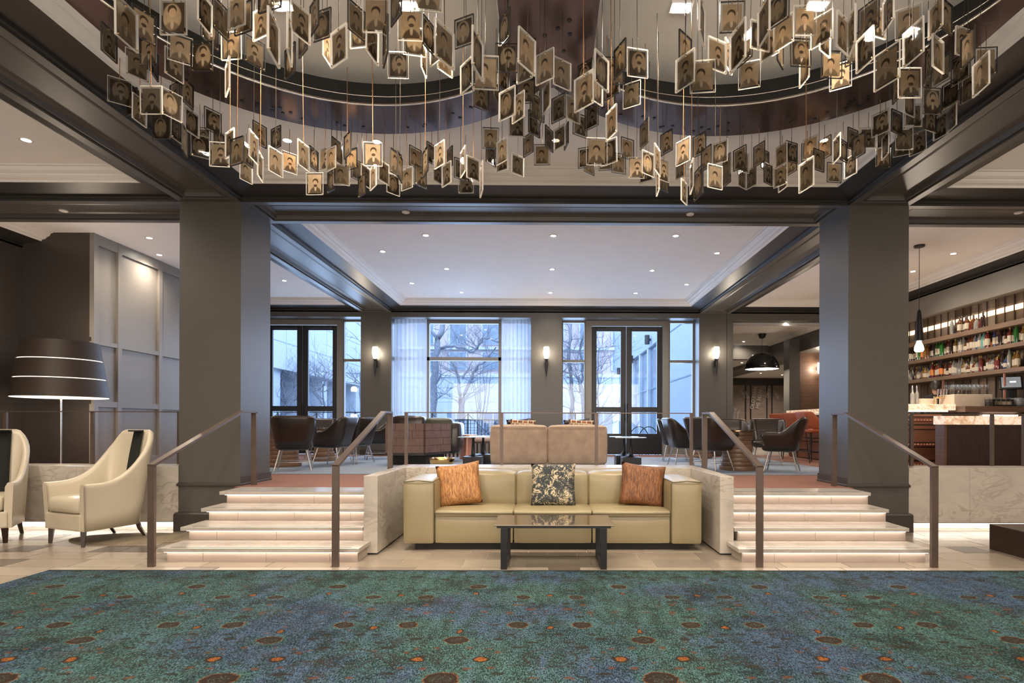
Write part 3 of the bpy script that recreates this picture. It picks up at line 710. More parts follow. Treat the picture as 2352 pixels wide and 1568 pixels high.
# room beyond the opening at the right
W2 = MB().box(13, 13.2, 15.2, 31, 0, 5).box(XR, 13, 15.2, 15.4, 0, 5)
W2.build('wall_right', M['paint'], kind=S)
MB().box(4.93, 13, 15.2, 19.5, 4.20, 4.3).build('ceiling', M['white'], kind=S)
MB().ringloft((4.93, 7.60, 15.2, 19.2), [(0, 4.1), (.05, 4.1), (.12, 4.16), (.15, 4.2)]).build('crown_moulding', M['crown'], kind=S)
MB().box(4.93, 13, 19.5, 30, 3.75, 4.3).build('ceiling', M['white'], kind=S)
MB().box(4.93, 12.95, 19.12, 19.5, 3.66, 4.19).build('ceiling_beam', M['paint'], kind=S)
MB().box(7.60, XR, 15.2, 30, 3.62, 4.25).build('ceiling_beam', M['paint'], kind=S)
MB().box(7.30, 7.62, 16.9, 17.3, .6, 4.0).build('column', M['paint'], label='slim grey pillar in the far room behind the bar stools', cat='column', kind=S)
MB().box(7.62, 9.6, 17.1, 17.3, .6, 3.62).build('wall_niche', M['walnut'], kind=S)
MB().box(4.83, 4.93, 15.5, 30, .2, 4.3).build('wall_far_left', M['paint'], kind=S)
MB().box(4.9, 13.2, 30, 30.2, .2, 4.3).build('wall_far', M['paint'], kind=S)
# far doors with projected lettering
fd = thing('panelled_doors', 'brown timber door wall with pale slanted lettering in the far room', 'doors')
MB().box(8.7, 12.9, 27.9, 28, 3.40, 3.74).build('header', M['paint_dark'], fd)
cxs = [8.7, 9.15, 9.9, 10.15, 10.95, 11.2, 12.0, 12.9]
for k in range(7):
    MB().box(cxs[k]+.02, cxs[k+1]-.02, 27.95, 28.05, .6, 3.4).build('door_panel', M['doorwood'], fd)
    MB().box(cxs[k+1]-.02, cxs[k+1]+.02, 27.9, 28.05, .6, 3.4).build('mullion', M['black'], fd)
def text(name, body, size, loc, rot, mat, parent=None, ext=.002, align='CENTER'):
    c = bpy.data.curves.new(name, 'FONT'); c.body = body; c.size = size; c.extrude = ext; c.align_x = align; c.space_line = .8
    o = bpy.data.objects.new(name, c); COL.objects.link(o); o.location = loc; o.rotation_euler = rot
    bpy.context.view_layer.update(); dg = bpy.context.evaluated_depsgraph_get()
    me = bpy.data.meshes.new_from_object(o.evaluated_get(dg)); bpy.data.objects.remove(o)
    me.materials.clear(); me.materials.append(mat)
    n = bpy.data.objects.new(name, me); COL.objects.link(n); n.location = loc; n.rotation_euler = rot
    if parent: n.parent = parent
    return n
M['letter'] = varied('pale_lettering', (.55, .52, .48), .6)
for (x, z, sz, rt, body) in ((10.35, 2.75, .24, 80, 'OLD MARI'), (10.62, 2.7, .24, 80, 'ME BEEN'), (9.8, 3.0, .15, 118, 'ITHERD'), (9.98, 2.95, .15, 118, 'RIVER'), (11.05, 3.0, .18, 80, 'OBOE'), (11.45, 2.95, .15, 118, 'HEARD'), (9.4, 1.95, .18, 80, 'OXONE'), (9.55, 1.9, .18, 80, 'HAMEL'), (9.3, 3.05, .14, 118, 'TIME')):
    text('lettering', body, sz, (x, 27.88, z), (R(90), R(-rt), 0), M['letter'], fd)
# ------------------------------------------------------------------ lights of the room
def downlight(x, y, z, label, power=26, kind='ceiling downlight', group=None, col=NEUT, r=.042, ang=150):
    t = thing('downlight', label, 'downlight', (x, y, z), 0, group)
    MB().lathe([(r+.028, 0), (r+.026, -.006), (r+.004, -.007), (r, -.002)], 16, cap=False).build('trim_ring', M['crown'], t)
    MB().lathe([(r, -.003), (.0001, -.004)], 14).build('lens', M['lampw'], t)
    if power: lamp('lamp_light', 'SPOT', (0, 0, -.02), power, col, .05, t, ang, .9)
    return t
PW = 62
mid = [('back row', [(1060,671),(1264,672),(1460,673)]), ('second row from the window', [(946,650),(1577,653)]), ('middle row', [(1026,617),(1268,618),(1498,621)]), ('second row from the front', [(879,577),(1647,581)]), ('front row', [(978,540),(1271,541),(1552,541)])]
for row, L in mid:
    for k, (px, py) in enumerate(L):
        x, y = onZ(px, py, ZC)
        pos = ('left','right')[k] if len(L) == 2 else ('left','centre','right')[k]
        downlight(x, y, ZC, 'recessed downlight in the middle lounge ceiling, %s, %s' % (row, pos), PW)
for px, py, z, lab in ((653,644,ZC,'downlight in the ceiling strip above the left glass doors'), (343,546,ZC,'downlight left of the left column, further from the panelled wall'), (366,585,ZC,'downlight left of the left column, closer to the panelled wall'),
        (2190,582,ZC,'downlight above the bar near the cone pendant, right one'), (2097,623,ZC,'downlight above the bar beside the right column'), (60,321,ZC,'downlight in the white ceiling at the far left of the front hall'),
        (1708,784,4.2,'bright downlight in the far room left of the dome pendant'), (1804,742,4.2,'downlight in the far room right of the dome pendant')):
    x, y = onZ(px, py, z); downlight(x, y, z, lab, PW, col=(WARM if px < 400 and py > 400 else NEUT))
for k, (px, py, lab) in enumerate(((660,322,'leftmost downlight shining behind the lower left portrait tiles'), (865,325,'second downlight behind the lower left portrait tiles'), (1893,322,'downlight behind the portrait tiles of the right ring'), (1277,322,'downlight behind the portrait tiles between the two rings'))):
    x, y = onZ(px, py, ZC); downlight(x, y, ZC, lab, 46, col=WARM)
for k, (x, y, lab) in enumerate(((*onZ(650, 8, 4.86), 'square spotlight in the left medallion recess, left one'), (*onZ(940, 8, 4.86), 'square spotlight in the left medallion recess, right one'), (*onZ(1565, 12, 4.86), 'square spotlight in the right medallion recess, left one'), (*onZ(1875, 8, 4.86), 'square spotlight in the right medallion recess, right one'))):
    t = thing('spotlight', lab, 'spotlight', (x, y, 4.855))
    MB().box(-.09, .09, -.06, .06, -.02, 0).build('housing', M['crown'], t)
    MB().box(-.07, .07, -.045, .045, -.023, -.02).build('lens', M['lampw'], t)
    lamp('lamp_light', 'SPOT', (0, 0, -.05), 150, WARM, .06, t, 130, .8)
# downlights of the hall that stay out of sight above and behind the viewpoint
n_ = 0
for x, y in ((-3.2, 1.2), (3.2, 1.2), (0, 1.0), (-6.6, 2.5), (6.6, 2.5), (6.6, 6.2), (-6.4, 5.2), (-6.6, -2.5), (-2.2, -2.5), (2.2, -2.5), (6.6, -2.5)):
    zz = ZC if y > 0 else ZC-.1
    lamp('lamp_light', 'SPOT', (x, y, zz-.03), 125, WARM, .06, None, 150, .9)
for px, py, lab in ((146,483,'small round white detector on the beam left of the left column'), (932,486,'small round white detector on the middle beam, left one'), (1585,491,'small round white detector on the middle beam, right one'), (2340,487,'small round white detector on the beam above the bar')):
    x, y = onZ(px, py, ZS+.075)
    MB().lathe([(.055, .0), (.055, -.012), (.045, -.018), (.0001, -.02)], 18).build('detector', M['crown'], None, lab, 'detector', loc=(x, y, ZS+.075))
for x, y in ((7.3, 21), (9.6, 25.2), (8.8, 23.5), (10.9, 26)): downlight(x, y, 3.75, 'small downlight in the lower ceiling of the far room, %s from the left' % {7.3: 'third', 8.8: 'second', 9.6: 'first', 10.9: 'fourth'}[x], 130)
# sconces
for px, lab in ((862, 'glowing tulip sconce on the pier left of the curtained window'), (1255, 'glowing tulip sconce on the pier between window and right glass doors'), (1645.5, 'glowing tulip sconce on the pier right of the right glass doors')):
    x, z = onY(px, 824, YF-.1)
    t = thing('wall_sconce', lab, 'sconce', (x, YF-.11, z))
    MB().lathe([(.035, 0), (.06, .06), (.078, .16), (.07, .28), (.062, .31)], 16).build('glass_shade', M['shade'], t)
    MB().lathe([(.055, -.02), (.06, .0), (.04, -.0), (.03, -.05), (.034, -.16), (.008, -.45)], 14).build('stem', M['black'], t)
    MB().box(-.035, .035, .02, .11, -.2, -.03).build('bracket', M['black'], t)
    lamp('lamp_light', 'POINT', (0, -.12, .16), 9, WARM, .06, t)
x, z = onY(1881, 845, 16.95)
t = thing('wall_sconce', 'glowing sconce on the brown wall beyond the right column', 'sconce', (x+.03, 16.95, z))
MB().lathe([(.05, -.16), (.08, 0), (.06, .16)], 14).build('glass_shade', M['shade'], t); MB().box(-.03, .03, .05, .15, -.05, .05).build('bracket', M['black'], t)
lamp('lamp_light', 'POINT', (0, -.15, 0), 12, WARM, .06, t)
# dome pendant
x, z = onY(1750, 848, 17.2)
t = thing('dome_pendant', 'glossy black dome pendant lamp in the far room by the bar stools', 'pendant lamp', (x, 17.2, z))
prof = [(.50, 0)] + [(.5*math.cos(a), .52*math.sin(a)) for a in [i*math.pi/2/10 for i in range(1, 10)]] + [(.03, .53)]
MB().lathe(prof, 32, cap=False).build('dome', M['gloss_black'] if 'gloss_black' in M else M['black'], t, solid=.008)
MB().lathe([(.485, .015), (.36, .05), (.0001, .06)], 28).build('diffuser', M['glow'], t)
MB().tube([(0, 0, .5), (0, 0, 4.2-z)], .006, 5).build('cord', M['black'], t)
MB().lathe([(.0001, 4.05-z), (.08, 4.08-z), (.12, 4.2-z)], 16).build('canopy', M['black'], t)
lamp('lamp_light', 'SPOT', (0, 0, .0), 60, NEUT, .2, t, 150, .5)
# cone pendant
x, z = onY(2111, 783, 10.0)
t = thing('cone_pendant', 'slim black cone pendant with glowing tip above the bar', 'pendant lamp', (x, 10.0, z))
MB().lathe([(.075, 0), (.07, .08), (.045, .38), (.03, .53), (.012, .56)], 18).build('cone', M['black'], t)
MB().lathe([(.03, 0), (.07, -.10), (.078, -.155), (.06, -.185), (.0001, -.19)], 16).build('glass_tip', M['glow'], t)
MB().tube([(0, 0, .5), (0, 0, ZC-z)], .005, 5).build('cord', M['black'], t)
MB().lathe([(.085, ZC-.03-z), (.09, ZC-z)], 18).build('canopy', M['black'], t)
lamp('lamp_light', 'POINT', (0, 0, -.25), 25, WARM, .07, t)
# ------------------------------------------------------------------ rails
def bar(b, p, q, wx, wz):
    # rectangular bar between points in a vertical plane (x const or y const)
    p = Vector(p); q = Vector(q); d = (q-p).normalized()
    s = Vector((1, 0, 0)) if abs(d.x) < .5 else Vector((0, 1, 0)); u = d.cross(s).normalized()
    vs = [pt + s*wx/2*a + u*wz/2*c for pt in (p, q) for a, c in ((-1,-1),(1,-1),(1,1),(-1,1))]
    b.add(vs, [(0,1,2,3),(7,6,5,4),(0,4,5,1),(1,5,6,2),(2,6,7,3),(3,7,4,0)])
def handrail(x, label):
    t = thing('handrail', label, 'handrail', (x, 0, 0))
    MB().box(-.0325, .0325, 5.63, 5.665, 0, 1.0).build('post', M['bronze'], t)
    MB().box(-.0325, .0325, 7.60, 7.635, .6, 1.575).build('post', M['bronze'], t)
    b = MB(); bar(b, (0, 5.632, 1.003), (0, 7.305, 1.577), .065, .026); b.box(-.0325, .0325, 7.30, 7.635, 1.564, 1.59); b.build('rail', M['bronze'], t)
handrail(-3.905, 'bronze handrail at the far left of the left staircase, by the column')
handrail(-2.085, 'bronze handrail of the left staircase, next to the sofa surround')
handrail(2.145, 'bronze handrail of the right staircase, next to the sofa surround')
handrail(3.90, 'bronze handrail at the far right of the right staircase, by the column')
def guard(x0, x1, posts, label):
    t = thing('guard_rail', label, 'guard rail')
    MB().box(x0, x1, 7.88, 7.93, 1.577, 1.59).build('rail', M['bronze'], t)
    for x in posts: MB().box(x-.022, x+.022, 7.89, 7.92, .858, 1.577).build('post', M['bronze'], t)
P_ = [onY(p, 1000, 7.9)[0] for p in (933, 1152, 1370, 1588)]
guard(P_[0]-.022, P_[3]+.022, P_, 'thin bronze guard rail on the marble ledge behind the cream sofa')
guard(-8.7, -5.09, [onY(p, 1000, 7.9)[0] for p in (12, 212, 411)], 'thin bronze guard rail on the left parapet behind the armchairs')
P_ = [onY(p, 1000, 7.9)[0] for p in (2094, 2279, 2352)]
guard(P_[0], 8.5, P_ + [8.2], 'thin bronze guard rail on the right parapet in front of the bar')
# ------------------------------------------------------------------ carpet
MB().box(-4.77, 4.95, -1.2, 5.48, .0, .012).build('carpet', M['carpet'], label='large blue and teal oriental patterned carpet filling the foreground', cat='carpet')
# ------------------------------------------------------------------ cream sofa
sofa = thing('sofa', 'long three-seat cream leather sofa inside the marble surround', 'sofa', (.085, 0, 0))
xL, xR = -1.685, 1.685
x0, x1 = xL+.35, xR-.35
for a, b_ in ((xL, x0), (x1, xR)):
    m = 1 if a > 0 else -1
    MB().soft(a, b_, 6.36, 7.33, .075, .785, .03, .02, 8).build('armrest', M['cream'], sofa)
    MB().tube([(a+.008, 6.358, .774), ((a+b_)/2, 6.343, .79), (b_-.008, 6.358, .774)], .006, 5).tube([(a+.01, 6.37, .778), (a+.01, 7.3, .778)], .005, 5).tube([(b_-.01, 6.37, .778), (b_-.01, 7.3, .778)], .005, 5).build('piping', M['piping'], sofa)
    xe = x0+.0 if a < 0 else x1
    MB().tube([(xe, 6.385, .1), (xe, 6.38, .76)], .004, 5).build('piping', M['piping'], sofa)
W = (x1-x0)/3
for k in range(3):
    a = x0 + k*W; b_ = a + W
    MB().soft(a+.002, b_-.002, 6.40, 7.0, .075, .40, .02, .01, 5).build('base_panel', M['cream'], sofa)
    MB().soft(a+.002, b_-.002, 6.385, 6.98, .37, .455, .025, .016, 6).build('seat_cushion', M['cream'], sofa)
    MB().tube([(a+.008, 6.383, .418), (a+W*.25, 6.372, .419), (a+W/2, 6.367, .42), (a+W*.75, 6.372, .419), (b_-.008, 6.383, .418)], .0055, 5).build('piping', M['piping'], sofa)
    MB().soft(a+.002, b_-.002, 6.93, 7.33, .40, .835, .05, .025, 6).build('back_cushion', M['cream'], sofa)
MB().box(xL+.12, xR-.12, 6.46, 7.25, 0, .085).build('plinth', M['blackmatte'], sofa)
# pillows
def pillow_mb(w_, h_, d_, n=12):
    b = MB()
    for sg in (-1, 1):
        def fn(u, v, sg=sg):
            p = 2*u-1; q = 2*v-1
            pin = 1 - .07*(1-abs(p)**2)*(abs(q)**4) ; pin2 = 1 - .07*(1-abs(q)**2)*(abs(p)**4)
            e = max(0, (1-p**4)*(1-q**4))**.55
            return (p*w_/2*pin2, sg*d_/2*e, q*h_/2*pin)
        b.grid(fn, n, n)
        if sg < 0: pass
    return b
def pillow(loc, w_, h_, d_, rot, mat, label, name='pillow'):
    o = pillow_mb(w_, h_, d_).build(name, mat, None, label, 'pillow', clean=True, loc=loc); o.rotation_euler = rot; return o
pillow((-1.03, 6.76, .705), .53, .52, .17, (R(-17), R(-8), 0), M['hide1'], 'golden-brown cowhide pillow at the left end of the cream sofa')
pillow((.095, 6.76, .70), .54, .52, .17, (R(-14), 0, 0), M['floral'], 'slate pillow with ivory needlepoint flowers in the middle of the cream sofa')
pillow((1.16, 6.76, .70), .54, .52, .17, (R(-17), R(7), 0), M['hide2'], 'dark brown cowhide pillow at the right end of the cream sofa')
# ------------------------------------------------------------------ coffee table
ct = thing('coffee_table', 'low coffee table with bronze glass top and black metal frame', 'coffee table', (.085, 0, 0))
b = MB().bbox(-.595, .595, 5.54, 6.16, .425, .437, .004).build('table_top', M['tabletop'] if 'tabletop' in M else M['tableglass'], ct)
for sx in (-1, 1):
    x = sx*.49
    for y in (5.545, 6.08): MB().bbox(x-.031, x+.031, y, y+.06, .0, .405, .003).build('leg', M['black'], ct)
    MB().bbox(x-.031, x+.031, 5.605, 6.08, .0, .045, .003).build('foot_bar', M['black'], ct)
MB().box(-.56, .56, 5.545, 5.60, .405, .425).box(-.56, .56, 6.09, 6.14, .405, .425).box(-.53, -.45, 5.6, 6.09, .405, .425).box(.45, .53, 5.6, 6.09, .405, .425).build('top_frame', M['black'], ct)
# ------------------------------------------------------------------ shells for upholstered chairs
def upath(s, hw, yf, yb, rc):
    # right front -> back -> left front; returns point, outward normal
    Ls = (yb-rc)-yf; La = math.pi/2*rc; Lb = 2*(hw-rc); T = 2*Ls+2*La+Lb; d = s*T
    if d <= Ls: return (hw, yf+d), (1, 0)
    d -= Ls
    if d <= La:
        a = d/rc; return (hw-rc+rc*math.cos(a), yb-rc+rc*math.sin(a)), (math.cos(a), math.sin(a))
    d -= La
    if d <= Lb: return (hw-rc-d, yb), (0, 1)
    d -= Lb
    if d <= La:
        a = d/rc; return (-hw+rc-rc*math.sin(a), yb-rc+rc*math.cos(a)), (-math.sin(a), math.cos(a))
    d -= La; return (-hw, yb-rc-d), (-1, 0)
def shell(hfun, z0, lo, hi, th, rc, roll=0, n=44, lean=0):
    # lo/hi = (halfwidth, yfront, yback) at the bottom / at the top
    b = MB(); prof = [(.5, 0), (.5, .33), (.5, .66), (.5, 1), (.42+roll, 1.0), (.15+roll*.6, 1.0), (-.2, 1.0), (-.5, 1), (-.5, .6), (-.5, .25), (-.5, .0)]
    dz = [0, 0, 0, -.35, .18, .5, .42, -.25, 0, 0, 0]
    def fn(u, v):
        k = min(int(round(v*(len(prof)-1))), len(prof)-1); off, tt = prof[k]
        (xl, yl), (nx, ny) = upath(u, lo[0], lo[1], lo[2], rc); (xh, yh), _ = upath(u, hi[0], hi[1], hi[2], rc)
        h = hfun((yh-hi[1])/(hi[2]-hi[1]), u)
        x = xl+(xh-xl)*tt; y = yl+(yh-yl)*tt
        fr = max(0, (h-hfun(0, 0)))*lean
        return (x+nx*off*th, y+ny*off*th + fr*tt, z0+(h-z0)*tt + dz[k]*th)
    b.grid(fn, n, len(prof)-1)
    K = len(prof)
    for row in (0, n): 
        idx = [row*K + j for j in range(K)]; b.f.append(idx if row else idx[::-1]); b.m.append(0); b.sm.append(False)
    b.f += [[r*K, r*K+K-1, (r+1)*K+K-1, (r+1)*K] for r in range(n)]; b.m += [0]*n; b.sm += [False]*n
    return b
def sstep(x): x = max(0, min(1, x)); return x*x*(3-2*x)
def lounge_chair():
    t = thing('lounge_chair', 'x', 'chair')
    h = lambda q, u: .655 + .265*sstep((q-.42)/.58)
    shell(h, .385, (.26, -.22, .24), (.335, -.31, .35), .055, .11, 0, 44, .12).build('shell', M['blackleather'], t)
    MB().soft(-.27, .27, -.30, .25, .36, .50, .05, .015, 6).build('seat_cushion', M['blackleather'], t)
    rim = []
    for k in range(49):
        (x, y), (nx, ny) = upath(k/48, .335, -.31, .35, .11); q = (y+.31)/.66; z = h(q, 0); fr = (z-.655)*.12
        rim.append((x+nx*.030, y+ny*.030+fr, z+.002))
    MB().tube(rim, .0055, 6).build('piping', M['rim'], t)  # added paler tube, imitates light caught along the shell's top edge
    for sx in (-1, 1):
        for sy in (-1, 1):
            MB().tube([(sx*.20, sy*.18, .39), (sx*.29, sy*.27, 0)], .015, 8, r2=.011).build('leg', M['chrome'], t)
        MB().tube([(sx*.255, -.235, .15), (sx*.255, .235, .15)], .006, 6).build('stretcher', M['chrome'], t)
    for sy in (-1, 1): MB().tube([(-.255, sy*.235, .15), (.255, sy*.235, .15)], .006, 6).build('stretcher', M['chrome'], t)
    return t
proto = lounge_chair(); used = [False]
def chair(px, Y, rz, label, group='black leather lounge chairs on the raised floor'):
    x = onY(px, 1000, Y)[0]
    if not used[0]:
        used[0] = True; o = proto; o.location = (x, Y, .613); o.rotation_euler = (0, 0, R(rz)); o['label'] = label; o['group'] = group; return o
    return copytree(proto, (x, Y, .613), R(rz), label, group)
# facing: 0 looks towards the viewer (-y); 180 shows its back; -90 faces left (-x); 90 faces right
chair(676, 9.95, 199, 'black leather tub chair seen from behind, beside the left column')
chair(764, 11.0, -98, 'black leather tub chair in profile facing left, behind the inner left handrail')
chair(815, 11.85, -110, 'black leather tub chair partly hidden behind the profile chair, left group')
chair(868, 13.1, -68, 'black leather tub chair against the pier, left of the wooden-backed sofa')
chair(735, 13.7, 10, 'black leather tub chair facing the viewer under the left glass doors')
chair(622, 12.2, 60, 'black leather tub chair half hidden behind the left column')
chair(1551, 12.7, 80, 'dark tub chair in profile beside the right glass doors, leftmost of the right group')
chair(1573, 11.1, 92, 'black leather tub chair behind the end post of the middle guard rail')
chair(1633, 10.0, 128, 'black leather tub chair turned away, behind the inner right handrail')
chair(1796, 9.85, -118, 'black leather tub chair seen from the side, nearest the right column')
chair(1697, 12.3, 12, 'glossy black tub chair facing the viewer behind the glass table, left one')
chair(1762, 11.6, -22, 'glossy black tub chair facing the viewer behind the glass table, right one')
# ------------------------------------------------------------------ ivory armchairs
def armchair():
    t = thing('armchair', 'x', 'armchair')
    h = lambda q, u: .685 + .62*max(0, (q-.10)/.90)**3.0
    shell(h, .18, (.33, -.38, .27), (.35, -.40, .34), .075, .13, .10, 56, .14).build('shell', M['ivory'], t)
    MB().soft(-.30, .30, -.41, .26, .375, .555, .05, .022, 7).build('seat_cushion', M['ivory'], t)
    MB().bbox(-.335, .335, -.405, .25, .18, .375, .02).build('seat_rail', M['ivory'], t)
    # black centre stripe running down the inner back
    b = MB()
    def fn(u, v):
        z = .50 + v*.83; k = (z-.18)/1.13; y = .27 + .07*k + max(0, (z-.0)*0); fr = .62*.14*k
        hh = 1.305; y = .27+.07*min(1, k)+fr*min(1, k) - .0375 - .012 + (0 if z < 1.30 else 0)
        return (.02+.17*u, y, min(z, 1.318))
    b.grid(fn, 2, 10); 
    b.build('stripe', M['blackvelvet'], t, solid=.012)
    MB().box(.02, .19, .30, .385, 1.318, 1.336).build('stripe', M['blackvelvet'], t)
    for sx in (-1, 1):
        MB().tube([(sx*.30, -.35, .20), (sx*.31, -.36, 0)], .036, 4, r2=.022).build('leg', M['walnutdark'], t)
        MB().tube([(sx*.29, .25, .20), (sx*.295, .27, .12), (sx*.30, .34, 0)], .032, 4, r2=.02).build('leg', M['walnutdark'], t)
    return t
ac = armchair(); ac.location = (-5.45, 6.98, 0); ac.rotation_euler = (0, 0, R(-22))
ac['label'] = 'high-backed ivory leather armchair with a black stripe, in front of the left parapet'; ac['group'] = 'ivory leather armchairs'
copytree(ac, (-6.85, 6.92, 0), R(30), 'high-backed ivory leather armchair cut off by the left edge, left of the striped one', 'ivory leather armchairs')
MB().lathe([(.62, 0), (.62, .008), (.60, .012), (.0001, .012)], 40).build('round_rug', M['shag'] if 'shag' in M else M['velvet'], None, 'round taupe rug under the ivory armchair', 'rug', loc=(-5.05, 7.02, .0)).scale = (1.25, .55, 1)
# dark plinth at the right edge
MB().bbox(5.13, 6.6, 4.6, 6.5, 0, .29, .006).build('bench', M['walnutdark'], None, 'low dark wooden bench cut off by the right edge of the view', 'bench')
# ------------------------------------------------------------------ floor lamp
X = onY(140, 1000, 8.75)[0]
fl_ = thing('floor_lamp', 'tall floor lamp with a three-tier dark bronze shade, behind the left parapet', 'floor lamp', (X, 8.75, .6))
k = 8.75/F; zb = EYE + (975-917)*k - .6; zt = EYE + (975-790)*k - .6; rb, rt = 89*k, 70*k
def rad(z): q = (z-zb)/(zt-zb); return rb + (rt-rb)*q
dz = (zt-zb)/3
for i in range(3):
    a, b_ = zb+dz*i+.006, zb+dz*(i+1)-.006
    MB().lathe([(rad(a), a), (rad((a+b_)/2), (a+b_)/2), (rad(b_), b_)], 40, cap=False).build('shade_tier', M['lampshade'], fl_)
MB().lathe([(rad(zb)-.014, zb+.0), (rad(zb+dz)-.014, zb+dz), (rad(zt-dz)-.014, zt-dz), (rad(zt)-.014, zt-.02)], 36).build('diffuser', M['slit'], fl_)
MB().tube([(0, 0, .02), (0, 0, zb+.1)], .014, 10).build('pole', M['chrome'], fl_)
MB().lathe([(.2, 0), (.2, .015), (.02, .03)], 28).build('base', M['chrome'], fl_)
lamp('lamp_light', 'POINT', (0, 0, zb-.08), 14, WARM, .12, fl_); lamp('lamp_light', 'POINT', (0, 0, zt+.1), 10, WARM, .12, fl_)
# ------------------------------------------------------------------ lounge furniture behind the guard rail
X0, X1 = onY(1126, 1000, 10.0)[0], onY(1395, 1000, 10.0)[0]; XM = onY(1258, 1000, 10)[0]
bs = thing('sofa', 'beige velvet two-seat sofa seen from behind, on the raised floor', 'sofa')
for a, b_ in ((X0, XM), (XM, X1)):
    MB().soft(a+.003, b_-.003, 10.0, 10.32, .72, 1.405, .06, .02, 8).build('back_cushion', M['velvet'], bs)
    MB().tube([(a+.03, 10.0, 1.375), ((a+b_)/2, 9.99, 1.385), (b_-.03, 10.0, 1.375)], .006, 5).build('piping', M['velvet'], bs)
    MB().soft(a+.003, b_-.003, 10.25, 10.98, .80, 1.05, .05, .02, 6).build('seat_cushion', M['velvet'], bs)
MB().bbox(X0+.03, X1-.03, 10.06, 10.95, .70, .86, .02).build('base', M['velvet'], bs)
for x in (X0+.15, X1-.15):
    for y in (10.15, 10.85): MB().tube([(x, y, .609), (x, y, .72)], .02, 8).build('leg', M['black'], bs)
for px, lab, lab2 in ((1200, 'mosaic-print pillow peeping over the left half of the beige sofa', 'dark pillow behind the left mosaic pillow'), (1334, 'mosaic-print pillow peeping over the right half of the beige sofa', 'dark pillow behind the right mosaic pillow')):
    x = onY(px, 960, 10.55)[0]
    pillow((x, 10.50, 1.29), .47, .46, .14, (R(-14), R(3), 0), M['mosaic'], lab)
    pillow((x-.05, 10.72, 1.31), .50, .46, .12, (R(-14), R(-5), 0), M['blackleather'], lab2)
# wooden-shelled sofa
Xa, Xb, Xc = onY(884, 1000, 11.2)[0], onY(973, 1000, 11.2)[0], onY(1033, 1000, 12.1)[0]
ws = thing('sofa', 'sofa with a shell of brown wooden blocks and dark green cushions', 'sofa')
rw_ = random.Random(9)
# long back (faces viewer) tiled with blocks, and the slanted end tiled with blocks
def blocks(p, q, z0, z1, rows, cols, mat):
    p = Vector((*p, 0)); q = Vector((*q, 0)); d = q-p; L = d.length; d.normalize(); nrm = Vector((d.y, -d.x, 0))
    zs = [z0 + (z1-z0)*i/rows for i in range(rows+1)]
    for i in range(rows):
        x = 0; cs = [0]
        while cs[-1] < L-.12: cs.append(min(L, cs[-1] + rw_.choice((.12, .2, .3, .42))))
        cs[-1] = L
        for a, b_ in zip(cs[:-1], cs[1:]):
            m = MB(); th = .03 + rw_.uniform(0, .006)
            g = .003; v = []
            for z in (zs[i]+g, zs[i+1]-g):
                for s_, o_ in ((a+g, 0), (b_-g, 0), (b_-g, th), (a+g, th)): pt = p + d*s_ + nrm*o_; v.append((pt.x, pt.y, z))
            m.add(v, [(0,1,2,3),(7,6,5,4),(0,4,5,1),(1,5,6,2),(2,6,7,3),(3,7,4,0)]); m.build('wood_block', mat, ws, clean=True)
blocks((Xa, 11.25), (Xb, 11.25), .85, 1.44, 4, 4, M['walnut2'])
blocks((Xb, 11.25), (Xc, 12.1), .85, 1.44, 4, 4, M['walnut2'])
MB().prism([(Xa, 11.25), (Xb, 11.25), (Xc, 12.1), (Xa+.2, 12.1)], .80, 1.43).build('shell', M['walnutdark'], ws)
MB().prism([(Xa+.1, 11.4), (Xb, 11.4), (Xc-.1, 12.0), (Xa+.3, 12.0)], .609, .80).build('plinth', M['blackmatte'], ws)
x0_, x1_ = onY(903, 960, 11.5)[0], onY(975, 960, 11.5)[0]
MB().soft(x0_, x1_, 11.4, 11.7, 1.30, 1.585, .05, .02, 6).build('back_cushion', M['blackleather'], ws)
x0_, x1_ = onY(975, 960, 12.2)[0], onY(1038, 960, 12.2)[0]
MB().soft(x0_, x1_, 12.12, 12.4, .95, 1.55, .06, .02, 6).build('back_cushion', M['greenleather'] if 'greenleather' in M else M['blackleather'], ws)
MB().soft(x0_+.1, x1_+.17, 12.2, 12.9, .80, 1.46, .06, .02, 6).build('seat_cushion', M['blackleather'], ws)
# brass drum, copper drum table, side tables
x = onY(1015, 1050, 10.6)[0]
MB().lathe([(.13, 0), (.2, .06), (.24, .16), (.23, .19), (.19, .19), (.16, .14), (.0001, .10)], 28).build('brass_bowl', M['gold'], None, 'polished brass bowl on the floor between wooden-backed sofa and cube tables', 'bowl', loc=(x, 10.6, .609))
x = onY(1047, 1000, 12.9)[0]
t = thing('drum_table', 'copper drum table beside the wooden-backed sofa', 'table', (x+.2, 13.3, .612))
MB().lathe([(.17, 0), (.12, .30), (.13, .55)], 24).build('pedestal', M['copper'], t); MB().lathe([(.24, .55), (.24, .57), (.0001, .571)], 28).build('table_top', M['copper'], t)
def side_table(px, Y, label, r=.29):
    x = onY(px, 1000, Y)[0]
    t = thing('side_table', label, 'side table', (x, Y, .609), 0, 'glass side tables on black cubes')
    MB().bbox(-.17, .17, -.17, .17, 0, .215, .006).build('cube_base', M['black'], t)
    MB().lathe([(.15, .216), (.05, .24), (.035, .30), (.022, .54), (.05, .565), (.06, .568)], 18).build('stem', M['blackmetal2'] if 'blackmetal2' in M else M['black'], t)
    MB().lathe([(r, .57), (r, .582), (.0001, .583)], 32).build('table_top', M['frost'], t)
M['frost'] = varied('pale_glass_top', (.42, .50, .58), .12, amt=.05)
side_table(1087, 10.6, 'small pedestal side table on a black cube, left pair, nearer one')
side_table(1110, 11.4, 'small pedestal side table on a black cube, left pair, farther one')
side_table(1433, 11.2, 'small pedestal side table on a black cube, right pair, farther one')
side_table(1449, 10.5, 'small pedestal side table on a black cube, right pair, nearer one')
